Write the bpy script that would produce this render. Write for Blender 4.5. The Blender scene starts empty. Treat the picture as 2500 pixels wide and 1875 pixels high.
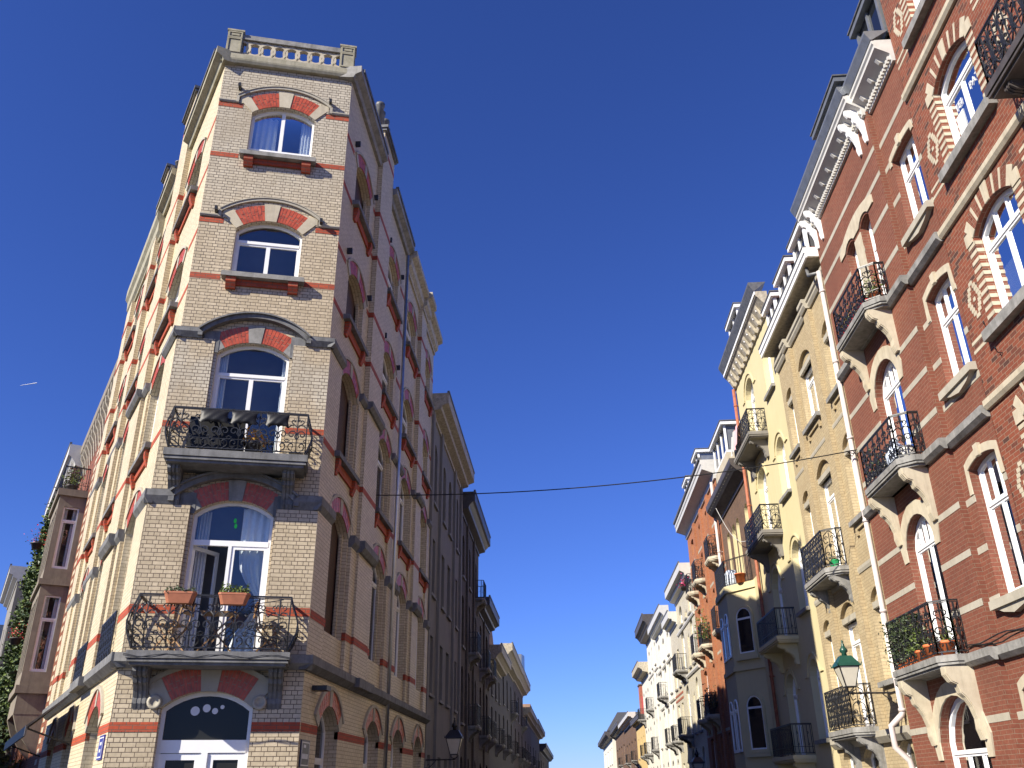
import bpy, bmesh, math, random
from mathutils import Vector, Matrix
from mathutils.geometry import tessellate_polygon
R_ = math.radians
random.seed(7)
S = bpy.context.scene
COL = S.collection

# ---------------------------------------------------------------- camera, sky, sun
f_px = 2123.0
cam_d = bpy.data.cameras.new("camera"); cam = bpy.data.objects.new("camera", cam_d); COL.objects.link(cam)
cam_d.sensor_width = 36.0; cam_d.lens = f_px / 2500.0 * 36.0
cam_d.clip_start = 0.1; cam_d.clip_end = 40000.0
_up = Vector((-65, -4540, f_px)).normalized()            # image of world up (x right, y down, z forward)
_st = Vector((148, 990.5, f_px)).normalized()            # image of the street direction
_st = (_st - _up * _st.dot(_up)).normalized()
_rt = _up.cross(_st)
if _rt.x < 0: _rt = -_rt
# rows: world right/street/up expressed in image axes -> camera axes (x right, y up, z back)
cx = Vector((_rt.x, _st.x, _up.x)); cy = -Vector((_rt.y, _st.y, _up.y)); cz = -Vector((_rt.z, _st.z, _up.z))
M = Matrix(((cx.x, cy.x, cz.x, 0), (cx.y, cy.y, cz.y, 0), (cx.z, cy.z, cz.z, 1.6), (0, 0, 0, 1)))
cam.matrix_world = M
S.camera = cam

SUN_AZ, SUN_EL = 229.1, 33.0                             # where the sun stands (clockwise from +Y)
world = bpy.data.worlds.new("World"); S.world = world; world.use_nodes = True
wn = world.node_tree; bg = wn.nodes["Background"]
sky = wn.nodes.new("ShaderNodeTexSky"); sky.sky_type = 'NISHITA'; sky.sun_disc = False
sky.sun_elevation = R_(SUN_EL); sky.sun_rotation = R_(SUN_AZ)
sky.air_density = 1.0; sky.dust_density = 0.0; sky.ozone_density = 3.0; sky.altitude = 200
gm = wn.nodes.new("ShaderNodeGamma"); gm.inputs[1].default_value = 1.08
mu = wn.nodes.new("ShaderNodeMix"); mu.data_type = 'RGBA'; mu.blend_type = 'MULTIPLY'; mu.inputs[0].default_value = 1.0; mu.inputs[7].default_value = (.54, .74, 1.5, 1)
wn.links.new(sky.outputs[0], gm.inputs[0]); wn.links.new(gm.outputs[0], mu.inputs[6]); wn.links.new(mu.outputs[2], bg.inputs[0]); bg.inputs[1].default_value = 0.052
sun_d = bpy.data.lights.new("sun", 'SUN'); sun_d.energy = 5.0; sun_d.angle = R_(0.5); sun_d.color = (1, .93, .80)
sun = bpy.data.objects.new("sun", sun_d); COL.objects.link(sun)
a, e = R_(SUN_AZ), R_(SUN_EL)
to_sun = Vector((math.sin(a) * math.cos(e), math.cos(a) * math.cos(e), math.sin(e)))
sun.rotation_euler = to_sun.to_track_quat('Z', 'Y').to_euler(); sun.location = to_sun * 60
S.view_settings.view_transform = 'Standard'; S.view_settings.look = 'None'
S.view_settings.exposure = 0.85; S.view_settings.gamma = 1.0

# ---------------------------------------------------------------- materials
def _new(name):
    m = bpy.data.materials.new(name); m.use_nodes = True
    nt = m.node_tree; b = nt.nodes["Principled BSDF"]
    return m, nt, b
def c4(c): return (c[0], c[1], c[2], 1)
def _noise(nt, scale, detail=4, rough=.6, vec=None):
    n = nt.nodes.new("ShaderNodeTexNoise"); n.inputs['Scale'].default_value = scale
    n.inputs['Detail'].default_value = detail; n.inputs['Roughness'].default_value = rough
    if vec is None:
        tc = nt.nodes.new("ShaderNodeTexCoord"); vec = tc.outputs['Object']
    nt.links.new(vec, n.inputs['Vector'])
    return n
def _ramp(nt, fac, p0, c0, p1, c1):
    r = nt.nodes.new("ShaderNodeValToRGB"); r.color_ramp.elements[0].position = p0; r.color_ramp.elements[0].color = c4(c0)
    r.color_ramp.elements[1].position = p1; r.color_ramp.elements[1].color = c4(c1)
    nt.links.new(fac, r.inputs[0]); return r
def _mix(nt, fac, a, b, mode='MIX'):
    m = nt.nodes.new("ShaderNodeMix"); m.data_type = 'RGBA'; m.blend_type = mode
    for sock, v in ((m.inputs[0], fac), (m.inputs[6], a), (m.inputs[7], b)):
        if isinstance(v, (int, float)): sock.default_value = v
        elif isinstance(v, tuple): sock.default_value = c4(v)
        else: nt.links.new(v, sock)
    return m.outputs[2]
def _math(nt, op, a, b=None):
    m = nt.nodes.new("ShaderNodeMath"); m.operation = op
    for i, v in enumerate((a, b)):
        if v is None: continue
        if isinstance(v, (int, float)): m.inputs[i].default_value = v
        else: nt.links.new(v, m.inputs[i])
    return m.outputs[0]
def facade_vec(nt, jitter=0.0):
    """object coordinates laid out along the face: (x,z) on fronts, (y,z) on jambs, (x,y) on tops"""
    tc = nt.nodes.new("ShaderNodeTexCoord")
    sp = nt.nodes.new("ShaderNodeSeparateXYZ"); nt.links.new(tc.outputs['Object'], sp.inputs[0])
    sn = nt.nodes.new("ShaderNodeSeparateXYZ"); nt.links.new(tc.outputs['Normal'], sn.inputs[0])
    ix = _math(nt, 'GREATER_THAN', _math(nt, 'ABSOLUTE', sn.outputs[0]), .72)
    iz = _math(nt, 'GREATER_THAN', _math(nt, 'ABSOLUTE', sn.outputs[2]), .72)
    u = _math(nt, 'ADD', _math(nt, 'MULTIPLY', sp.outputs[0], _math(nt, 'SUBTRACT', 1, ix)), _math(nt, 'MULTIPLY', sp.outputs[1], ix))
    v = _math(nt, 'ADD', _math(nt, 'MULTIPLY', sp.outputs[2], _math(nt, 'SUBTRACT', 1, iz)), _math(nt, 'MULTIPLY', sp.outputs[1], iz))
    cb = nt.nodes.new("ShaderNodeCombineXYZ"); nt.links.new(u, cb.inputs[0]); nt.links.new(v, cb.inputs[1])
    if jitter:
        n = _noise(nt, 9.0, 2); ad = nt.nodes.new("ShaderNodeVectorMath"); ad.operation = 'MULTIPLY_ADD'
        nt.links.new(n.outputs['Color'], ad.inputs[0]); ad.inputs[1].default_value = (jitter, jitter, 0); nt.links.new(cb.outputs[0], ad.inputs[2])
        return ad.outputs[0]
    return cb.outputs[0]
def brick_mat(name, c1, c2, mortar, bw=.21, bh=.072, ms=.006, rough=.6, grime=.35, gcol=None, bump=.5, dark=None, gscale=.55, weather=None, bond=False):
    m, nt, b = _new(name)
    vec = facade_vec(nt, .006)
    br = nt.nodes.new("ShaderNodeTexBrick"); nt.links.new(vec, br.inputs['Vector'])
    br.inputs['Scale'].default_value = 1; br.inputs['Brick Width'].default_value = bw; br.inputs['Row Height'].default_value = bh
    br.inputs['Mortar Size'].default_value = ms; br.inputs['Mortar Smooth'].default_value = .15; br.inputs['Bias'].default_value = 0
    br.inputs['Color1'].default_value = c4(c1); br.inputs['Color2'].default_value = c4(c2); br.inputs['Mortar'].default_value = c4(mortar)
    col = br.outputs['Color']
    if bond: br.squash = .5; br.squash_frequency = 2
    if weather:                                             # glaze bleached grey on the exposed upper courses
        wc, (za, zb2), (zc, zd) = weather
        tw = nt.nodes.new('ShaderNodeTexCoord'); sw = nt.nodes.new('ShaderNodeSeparateXYZ'); nt.links.new(tw.outputs['Object'], sw.inputs[0])
        nw = _noise(nt, .9, 5, .7); zz = _math(nt, 'ADD', sw.outputs[2], _math(nt, 'MULTIPLY', _math(nt, 'SUBTRACT', nw.outputs[0], .5), 3.5))
        def mr(a, b):
            q = nt.nodes.new('ShaderNodeMapRange'); q.inputs[1].default_value = a; q.inputs[2].default_value = b; nt.links.new(zz, q.inputs[0]); return q.outputs[0]
        up = mr(za, zb2); md = _math(nt, 'MULTIPLY', mr(zc, zc + .8), mr(zd + .3, zd - .3))
        fac = _math(nt, 'MULTIPLY', _math(nt, 'MAXIMUM', up, md), .75)
        brw = nt.nodes.new('ShaderNodeTexBrick'); nt.links.new(vec, brw.inputs['Vector']); brw.squash = br.squash; brw.squash_frequency = br.squash_frequency
        for k in ('Scale', 'Brick Width', 'Row Height', 'Mortar Size', 'Mortar Smooth'): brw.inputs[k].default_value = br.inputs[k].default_value
        brw.inputs['Color1'].default_value = c4(wc); brw.inputs['Color2'].default_value = c4(tuple(.85 * x for x in wc)); brw.inputs['Mortar'].default_value = c4(mortar)
        col = _mix(nt, fac, col, brw.outputs['Color'])
    if dark:                                                # some bricks fired much darker
        b2 = nt.nodes.new("ShaderNodeTexBrick"); nt.links.new(vec, b2.inputs['Vector'])
        for k in ('Scale', 'Brick Width', 'Row Height', 'Mortar Size', 'Mortar Smooth'): b2.inputs[k].default_value = br.inputs[k].default_value
        b2.inputs['Color1'].default_value = (0, 0, 0, 1); b2.inputs['Color2'].default_value = (1, 1, 1, 1); b2.inputs['Mortar'].default_value = (0, 0, 0, 1)
        r = _ramp(nt, b2.outputs['Color'], .78, (0, 0, 0), .95, (1, 1, 1))
        col = _mix(nt, r.outputs[0], col, dark)
    n = _noise(nt, gscale, 6, .65); r = _ramp(nt, n.outputs[0], .42, (0, 0, 0), .72, (1, 1, 1))
    g = gcol or tuple(.45 * x for x in c1)
    col = _mix(nt, _math(nt, 'MULTIPLY', r.outputs[0], grime), col, g)
    n2 = _noise(nt, 14, 3); r2 = _ramp(nt, n2.outputs[0], .3, (.86, .86, .86), .7, (1.08, 1.08, 1.08))
    col = _mix(nt, 1.0, col, r2.outputs[0], 'MULTIPLY')
    nt.links.new(col, b.inputs['Base Color']); b.inputs['Roughness'].default_value = rough
    inv = _math(nt, 'SUBTRACT', 1, br.outputs['Fac'])
    h = _math(nt, 'ADD', inv, _math(nt, 'MULTIPLY', n2.outputs[0], .35))
    bp = nt.nodes.new("ShaderNodeBump"); bp.inputs['Strength'].default_value = bump; bp.inputs['Distance'].default_value = .006
    nt.links.new(h, bp.inputs['Height']); nt.links.new(bp.outputs[0], b.inputs['Normal']); b.inputs['Specular IOR Level'].default_value = .3
    return m
def stone_mat(name, c, c2=None, scale=3, rough=.75, bump=.25, streak=0.0, scol=(.05, .05, .045)):
    m, nt, b = _new(name)
    n = _noise(nt, scale, 7, .7)
    c2 = c2 or tuple(.6 * x for x in c)
    r = _ramp(nt, n.outputs[0], .35, c2, .65, c); col = r.outputs[0]
    if streak:
        tc = nt.nodes.new("ShaderNodeTexCoord"); mp = nt.nodes.new("ShaderNodeMapping"); mp.inputs['Scale'].default_value = (5, 5, .5)
        nt.links.new(tc.outputs['Object'], mp.inputs[0]); ns = _noise(nt, 1.2, 5, .7, mp.outputs[0])
        rs = _ramp(nt, ns.outputs[0], .48, (0, 0, 0), .7, (1, 1, 1))
        col = _mix(nt, _math(nt, 'MULTIPLY', rs.outputs[0], streak), col, scol)
    nt.links.new(col, b.inputs['Base Color']); b.inputs['Roughness'].default_value = rough
    n2 = _noise(nt, 60, 3); bp = nt.nodes.new("ShaderNodeBump"); bp.inputs['Strength'].default_value = bump; bp.inputs['Distance'].default_value = .004
    nt.links.new(n2.outputs[0], bp.inputs['Height']); nt.links.new(bp.outputs[0], b.inputs['Normal'])
    return m
def plain(name, c, rough=.5, metal=0.0, var=.12, scale=6, spec=.5):
    m, nt, b = _new(name)
    n = _noise(nt, scale, 4); r = _ramp(nt, n.outputs[0], .3, tuple(x * (1 - var) for x in c), .7, tuple(min(1, x * (1 + var)) for x in c))
    nt.links.new(r.outputs[0], b.inputs['Base Color']); b.inputs['Roughness'].default_value = rough; b.inputs['Metallic'].default_value = metal
    b.inputs['Specular IOR Level'].default_value = spec
    return m
def glass_clear(name, tint=(.8, .85, .86), boost=2.2, base=.03):
    m = bpy.data.materials.new(name); m.use_nodes = True; nt = m.node_tree; nt.nodes.clear()
    out = nt.nodes.new("ShaderNodeOutputMaterial"); tr = nt.nodes.new("ShaderNodeBsdfTransparent"); tr.inputs[0].default_value = c4(tint)
    gl = nt.nodes.new("ShaderNodeBsdfGlossy"); gl.inputs['Roughness'].default_value = .01; gl.inputs[0].default_value = (.95, .97, 1, 1)
    fr = nt.nodes.new("ShaderNodeFresnel"); fr.inputs[0].default_value = 1.5
    fac = _math(nt, 'MINIMUM', _math(nt, 'ADD', _math(nt, 'MULTIPLY', fr.outputs[0], boost), base), .95)
    mx = nt.nodes.new("ShaderNodeMixShader"); nt.links.new(fac, mx.inputs[0]); nt.links.new(tr.outputs[0], mx.inputs[1]); nt.links.new(gl.outputs[0], mx.inputs[2])
    nt.links.new(mx.outputs[0], out.inputs[0]); return m
def leaf_mat(name, c1, c2):
    m, nt, b = _new(name)
    n = _noise(nt, 7, 3); r = _ramp(nt, n.outputs[0], .35, c1, .65, c2); nt.links.new(r.outputs[0], b.inputs['Base Color'])
    b.inputs['Roughness'].default_value = .55
    b.inputs['Transmission Weight'].default_value = 0.0
    return m

MT = {}
MT['cream'] = brick_mat('cream glazed brick', (.60, .50, .345), (.48, .395, .265), (.085, .06, .04), bw=.205, bh=.075, ms=.006, rough=.4, grime=.5, gcol=(.33, .26, .165), bump=.45, weather=((.58, .53, .42), (12.2, 15.0), (8.2, 9.9)), bond=True)
MT['creamside'] = brick_mat('cream side brick', (.66, .56, .38), (.57, .475, .31), (.30, .235, .15), ms=.006, rough=.5, grime=.4, gcol=(.38, .32, .22), bump=.4)
MT['redband'] = brick_mat('glazed red brick', (.45, .085, .035), (.36, .06, .026), (.17, .09, .06), ms=.007, rough=.7, grime=.35, gcol=(.22, .045, .025))
MT['voussoir'] = plain('arch red brick', (.41, .075, .033), .4, var=.35, scale=11)
MT['blind'] = brick_mat('bricked up window', (.10, .045, .03), (.07, .04, .03), (.05, .04, .03), bw=.12, bh=.06, grime=.4)
MT['blue'] = stone_mat('bluestone', (.20, .20, .20), (.11, .11, .112), 4, streak=.6)
MT['bluel'] = stone_mat('weathered bluestone', (.30, .29, .27), (.18, .175, .16), 5, streak=.5)
MT['lstone'] = stone_mat('pale stone', (0.425, 0.391, 0.315), (0.34, 0.306, 0.238), 2.5, streak=.25, scol=(0.17, 0.153, 0.119))
MT['euville'] = stone_mat('cream limestone', (0.527, 0.468, 0.348), (0.425, 0.365, 0.264), 3, streak=.35, scol=(0.187, 0.162, 0.119))
MT['concrete'] = stone_mat('mossy stone', (.37, .34, .25), (.25, .23, .155), 5, streak=.4, scol=(.10, .09, .05))
MT['red'] = brick_mat('red facing brick', (0.231, 0.0665, 0.0347), (0.167, 0.0462, 0.026), (0.272, 0.208, 0.145), bw=.20, bh=.075, ms=.0045, rough=.8, grime=.4, gcol=(0.139, 0.0462, 0.0289), dark=(0.0751, 0.0347, 0.026))
MT['red1'] = brick_mat('smooth red brick', (0.207, 0.0701, 0.0421), (0.174, 0.0561, 0.0337), (0.246, 0.174, 0.118), bw=.21, bh=.072, ms=.004, rough=.8, grime=.5, gcol=(0.106, 0.0421, 0.0281))
MT['yellow'] = brick_mat('yellow facing brick', (0.446, 0.36, 0.216), (0.389, 0.302, 0.176), (0.259, 0.202, 0.122), bw=.21, bh=.072, ms=.005, rough=.75, grime=.35, gcol=(0.274, 0.216, 0.137))
MT['orange'] = brick_mat('orange brick', (0.39, 0.15, 0.0675), (0.33, 0.116, 0.0525), (0.315, 0.225, 0.15), ms=.004, rough=.8, grime=.3)
MT['whiteb'] = brick_mat('white enamel brick', (0.59, 0.541, 0.394), (0.533, 0.476, 0.344), (0.369, 0.312, 0.221), ms=.005, rough=.5, grime=.3)
MT['brownb'] = brick_mat('brown brick', (0.176, 0.104, 0.068), (0.128, 0.08, 0.056), (0.16, 0.128, 0.096), ms=.004, rough=.85, grime=.4)
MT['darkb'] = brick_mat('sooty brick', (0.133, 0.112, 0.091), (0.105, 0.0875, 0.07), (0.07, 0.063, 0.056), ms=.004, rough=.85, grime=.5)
MT['chimb'] = brick_mat('chimney brick', (.34, .19, .12), (.25, .14, .09), (.4, .33, .25), ms=.006, rough=.85, grime=.4)
MT['plaster'] = stone_mat('cream render', (0.592, 0.511, 0.296), (0.555, 0.474, 0.266), .8, rough=.8, bump=.1, streak=.12, scol=(0.37, 0.318, 0.207))
MT['grey'] = stone_mat('grey render', (0.225, 0.21, 0.188), (0.188, 0.176, 0.158), 1.2, rough=.85, bump=.1, streak=.35, scol=(0.105, 0.0975, 0.09))
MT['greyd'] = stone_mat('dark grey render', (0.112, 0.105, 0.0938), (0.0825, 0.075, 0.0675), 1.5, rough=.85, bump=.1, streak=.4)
MT['whitew'] = stone_mat('white render', (0.656, 0.631, 0.558), (0.607, 0.574, 0.492), 1, rough=.8, bump=.1, streak=.15, scol=(0.41, 0.385, 0.328))
MT['tan'] = stone_mat('yellow render', (0.576, 0.424, 0.192), (0.528, 0.376, 0.16), 1, rough=.8, bump=.1)
MT['oriel'] = stone_mat('brown stone', (0.255, 0.217, 0.165), (0.188, 0.158, 0.12), 2, streak=.5, scol=(0.09, 0.075, 0.06))
MT['white'] = plain('white painted frame', (.83, .83, .82), .35, var=.03)
MT['whitec'] = plain('white painted cornice', (0.533, 0.518, 0.482), .5, var=.08)
MT['wood'] = plain('weathered painted wood', (.40, .355, .27), .7, var=.35, scale=9)
MT['woodd'] = plain('dark painted wood', (.07, .06, .055), .5, var=.3)
MT['iron'] = plain('black wrought iron', (.018, .018, .019), .42, var=.4, scale=30)
MT['zinc'] = plain('grey zinc', (0.234, 0.247, 0.26), .4, metal=.5, var=.15)
MT['zincd'] = plain('dark zinc gutter', (.13, .13, .13), .5, metal=.2, var=.3)
MT['galv'] = plain('galvanised pipe', (.52, .54, .56), .28, metal=.9, var=.1)
MT['pipew'] = plain('white pipe paint', (0.56, 0.496, 0.464), .4, var=.06)
MT['slate'] = stone_mat('slate', (.09, .09, .10), (.06, .06, .065), 9)
MT['tile'] = plain('red roof tiles', (.33, .11, .06), .7, var=.3)
MT['pot'] = plain('terracotta', (.42, .15, .075), .65, var=.15)
MT['flowerpot'] = plain('orange terracotta', (.62, .16, .05), .6, var=.15)
MT['room'] = plain('dim room wall', (.16, .15, .14), .9, var=.2, scale=1)
MT['curtain'] = plain('net curtain', (.80, .82, .85), .9, var=.06, scale=20)
MT['glass'] = glass_clear('window glass', boost=1.5, base=.03)
_m, _nt, _b = _new('dark glass'); _b.inputs['Base Color'].default_value = (.012, .014, .018, 1); _b.inputs['Roughness'].default_value = .03; _b.inputs['Specular IOR Level'].default_value = .9
MT['glassd'] = _m
_m, _nt, _b = _new('dull dark glass'); _b.inputs['Base Color'].default_value = (.022, .022, .02, 1); _b.inputs['Roughness'].default_value = .12; _b.inputs['Specular IOR Level'].default_value = .22
MT['glassdoor'] = _m
MT['mortar'] = plain('old mortar', (.33, .24, .17), .9)
MT['black'] = plain('black vinyl', (.012, .012, .013), .5, var=.1, spec=.35)
MT['signblue'] = plain('blue enamel', (.035, .03, .22), .3, var=.05)
MT['signdark'] = plain('dark blue enamel', (.012, .012, .05), .3, var=.1)
MT['signwhite'] = plain('white enamel', (.75, .75, .75), .35, var=.02)
MT['lampgreen'] = plain('green lamp paint', (.012, .062, .042), .35, var=.15)
MT['opal'] = plain('opal lamp glass', (.62, .58, .47), .25, var=.1, scale=3)
MT['leaf'] = leaf_mat('foliage', (.026, .052, .014), (.055, .088, .024))
MT['leafy'] = leaf_mat('bright foliage', (.07, .12, .02), (.16, .20, .045))
MT['leafd'] = leaf_mat('dark foliage', (.035, .055, .022), (.065, .085, .035))
MT['petalred'] = plain('red petals', (.65, .02, .03), .5)
MT['petalpink'] = plain('pink petals', (.70, .06, .22), .5)
MT['redpot'] = plain('red planter plastic', (.55, .02, .03), .35)
MT['greenpot'] = plain('green planter plastic', (.02, .30, .10), .35)
MT['woodc'] = plain('varnished wood', (.26, .14, .05), .45, var=.25, scale=12)
MT['yellowleaf'] = plain('dry yellow leaves', (.60, .33, .05), .6, var=.3)
MT['cable'] = plain('black cable', (.015, .015, .015), .5)
MT['stickg'] = plain('green sticker', (.03, .75, .06), .4)
MT['stickw'] = plain('white sticker', (.75, .76, .78), .5, var=.02)
MT['pinkcloth'] = plain('pink cloth', (.72, .40, .42), .8)
MT['bag'] = plain('blue white sacks', (.55, .62, .72), .6, var=.35, scale=9)
MT['redwood'] = plain('red painted boards', (.45, .07, .05), .6)
MT['asphalt'] = stone_mat('asphalt', (0.042, 0.042, 0.042), (0.028, 0.028, 0.028), 20, rough=.9)
MT['paving'] = stone_mat('paving slabs', (0.105, 0.101, 0.0945), (0.077, 0.0735, 0.07), 8, rough=.9)
MT['contrail'] = plain('ice cloud', (.9, .9, .9), .9, var=0)

# ---------------------------------------------------------------- mesh toolkit
class Frame:
    """facade frame: local x runs along the face (left to right seen from the street), y into the wall, z up"""
    def __init__(s, p0, az):
        a = R_(az); s.p0 = p0; d = (math.sin(a), math.cos(a))
        s.m = Matrix(((d[0], -d[1], 0, p0[0]), (d[1], d[0], 0, p0[1]), (0, 0, 1, 0), (0, 0, 0, 1)))
WORLD = {}
class MB:
    def __init__(s): s.v = []; s.f = []; s.mi = []; s.sm = []
    def add(s, vs, fs, mi=0, smooth=False):
        o = len(s.v); s.v += [tuple(p) for p in vs]
        for f in fs: s.f.append(tuple(o + i for i in f)); s.mi.append(mi); s.sm.append(smooth)
    def box(s, x0, x1, y0, y1, z0, z1, mi=0):
        if x0 > x1: x0, x1 = x1, x0
        s.add([(x0, y0, z0), (x1, y0, z0), (x1, y1, z0), (x0, y1, z0), (x0, y0, z1), (x1, y0, z1), (x1, y1, z1), (x0, y1, z1)],
              [(0, 1, 5, 4), (1, 2, 6, 5), (2, 3, 7, 6), (3, 0, 4, 7), (4, 5, 6, 7), (3, 2, 1, 0)], mi)
    def prism(s, poly, y0, y1, mi=0, caps=True):
        """polygon in (x,z) pushed through y0..y1"""
        n = len(poly); vs = [(x, y0, z) for x, z in poly] + [(x, y1, z) for x, z in poly]
        fs = [(i, (i + 1) % n, n + (i + 1) % n, n + i) for i in range(n)]
        s.add(vs, fs, mi)
        if caps:
            t = tessellate_polygon([[Vector((x, z, 0)) for x, z in poly]])
            s.add([(x, y0, z) for x, z in poly], [tuple(q) for q in t], mi); s.add([(x, y1, z) for x, z in poly], [tuple(q) for q in t], mi)
    def prof(s, pts, x0, x1, mi=0):
        """profile in (y,z) run along x0..x1"""
        n = len(pts); vs = [(x0, y, z) for y, z in pts] + [(x1, y, z) for y, z in pts]
        fs = [(i, (i + 1) % n, n + (i + 1) % n, n + i) for i in range(n)]
        s.add(vs, fs, mi)
        t = tessellate_polygon([[Vector((y, z, 0)) for y, z in pts]])
        for x in (x0, x1): s.add([(x, y, z) for y, z in pts], [tuple(q) for q in t], mi)
    def plate(s, poly, z0, z1, mi=0):
        n = len(poly); vs = [(x, y, z0) for x, y in poly] + [(x, y, z1) for x, y in poly]
        s.add(vs, [(i, (i + 1) % n, n + (i + 1) % n, n + i) for i in range(n)], mi)
        t = tessellate_polygon([[Vector((x, y, 0)) for x, y in poly]])
        for z in (z0, z1): s.add([(x, y, z) for x, y in poly], [tuple(q) for q in t], mi)
    def ring(s, a, b, y0, y1, mi=0):
        """band between closed outlines a (outer) and b (inner) in (x,z), y0..y1"""
        n = len(a)
        vs = [(x, y0, z) for x, z in a] + [(x, y0, z) for x, z in b] + [(x, y1, z) for x, z in a] + [(x, y1, z) for x, z in b]
        fs = []
        for i in range(n):
            j = (i + 1) % n
            fs += [(i, j, n + j, n + i), (2 * n + i, 2 * n + j, 3 * n + j, 3 * n + i), (i, j, 2 * n + j, 2 * n + i), (n + i, n + j, 3 * n + j, 3 * n + i)]
        s.add(vs, fs, mi)
    def strip(s, a, b, y0, y1, mi=0):
        """open band between polylines a and b in (x,z)"""
        n = len(a)
        vs = [(x, y0, z) for x, z in a] + [(x, y0, z) for x, z in b] + [(x, y1, z) for x, z in a] + [(x, y1, z) for x, z in b]
        fs = [(0, n, 3 * n, 2 * n), (n - 1, 2 * n - 1, 4 * n - 1, 3 * n - 1)]
        for i in range(n - 1):
            j = i + 1
            fs += [(i, j, n + j, n + i), (2 * n + i, 2 * n + j, 3 * n + j, 3 * n + i), (i, j, 2 * n + j, 2 * n + i), (n + i, n + j, 3 * n + j, 3 * n + i)]
        s.add(vs, fs, mi)
    def tube(s, pts, r, n=4, mi=0, smooth=False, r2=None):
        P = [Vector(p) for p in pts]; m = len(P)
        if m < 2: return
        vs = []
        for i in range(m):
            t = (P[min(i + 1, m - 1)] - P[max(i - 1, 0)])
            if t.length < 1e-6: t = Vector((0, 0, 1))
            t.normalize(); ref = Vector((0, 1, 0)) if abs(t.y) < .8 else Vector((1, 0, 0))
            a = t.cross(ref).normalized(); b = t.cross(a)
            rr = r if r2 is None else r + (r2 - r) * i / (m - 1)
            for k in range(n):
                an = 2 * math.pi * (k + .5) / n; vs.append(P[i] + a * (rr * math.cos(an)) + b * (rr * math.sin(an)))
        fs = [(i * n + k, i * n + (k + 1) % n, (i + 1) * n + (k + 1) % n, (i + 1) * n + k) for i in range(m - 1) for k in range(n)]
        fs += [tuple(range(n)), tuple((m - 1) * n + k for k in range(n))]
        s.add(vs, fs, mi, smooth)
    def lathe(s, prof, c=(0, 0, 0), n=12, mi=0, smooth=True, rot=0.0):
        vs = []
        for r, z in prof:
            for k in range(n):
                an = 2 * math.pi * k / n + rot; vs.append((c[0] + r * math.cos(an), c[1] + r * math.sin(an), c[2] + z))
        fs = [(i * n + k, i * n + (k + 1) % n, (i + 1) * n + (k + 1) % n, (i + 1) * n + k) for i in range(len(prof) - 1) for k in range(n)]
        fs += [tuple(range(n)), tuple((len(prof) - 1) * n + k for k in range(n))]
        s.add(vs, fs, mi, smooth)
    def build(s, name, mats, frame=None, parent=None):
        me = bpy.data.meshes.new(name); me.from_pydata(s.v, [], s.f)
        if not isinstance(mats, (list, tuple)): mats = [mats]
        for m in mats: me.materials.append(MT[m] if isinstance(m, str) else m)
        me.polygons.foreach_set('material_index', s.mi); me.polygons.foreach_set('use_smooth', s.sm); me.update()
        bm = bmesh.new(); bm.from_mesh(me); bmesh.ops.recalc_face_normals(bm, faces=bm.faces); bm.to_mesh(me); bm.free()
        o = bpy.data.objects.new(name, me); COL.objects.link(o)
        w = frame.m.copy() if frame else Matrix.Identity(4)
        WORLD[o] = w
        if parent:
            o.parent = parent; o.matrix_parent_inverse = WORLD[parent].inverted()
        o.matrix_basis = w
        return o
def split_build(mb, name, mats, frame, parent):
    """each separate piece of the mesh becomes an object of its own"""
    n = len(mb.v); p = list(range(n))
    def find(i):
        while p[i] != i: p[i] = p[p[i]]; i = p[i]
        return i
    for f in mb.f:
        a = find(f[0])
        for i in f[1:]: p[find(i)] = a
    # pieces whose boxes touch belong together
    bb = {}
    for i, v in enumerate(mb.v):
        r = find(i); b = bb.setdefault(r, [list(v), list(v)])
        for k in range(3): b[0][k] = min(b[0][k], v[k]); b[1][k] = max(b[1][k], v[k])
    ks = list(bb)
    for i, a in enumerate(ks):
        for b in ks[:i]:
            A, B = bb[a], bb[b]
            if all(A[0][k] <= B[1][k] + .03 and B[0][k] <= A[1][k] + .03 for k in range(3)): p[find(a)] = find(b)
    groups = {}
    for f, m, q in zip(mb.f, mb.mi, mb.sm): groups.setdefault(find(f[0]), []).append((f, m, q))
    out = []
    for fs in groups.values():
        m2 = MB(); mp = {}
        for f, m, q in fs:
            for i in f:
                if i not in mp: mp[i] = len(m2.v); m2.v.append(mb.v[i])
            m2.f.append(tuple(mp[i] for i in f)); m2.mi.append(m); m2.sm.append(q)
        out.append(m2.build(name, mats, frame, parent))
    return out
def tag(o, label, cat, group=None, kind=None):
    if label: o['label'] = label
    if cat: o['category'] = cat
    if group: o['group'] = group
    if kind: o['kind'] = kind
    return o
def thing(name, label, cat, frame, x=0, y=0, z=0, group=None):
    o = bpy.data.objects.new(name, None); COL.objects.link(o); o.empty_display_size = .3
    w = frame.m @ Matrix.Translation((x, y, z)) if frame else Matrix.Translation((x, y, z))
    o.matrix_basis = w; WORLD[o] = w
    return tag(o, label, cat, group)
def copy_tree(o, parent=None):
    c = o.copy(); COL.objects.link(c); WORLD[c] = WORLD[o]
    if parent: c.parent = parent
    for ch in list(o.children): copy_tree(ch, c)
    return c

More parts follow.
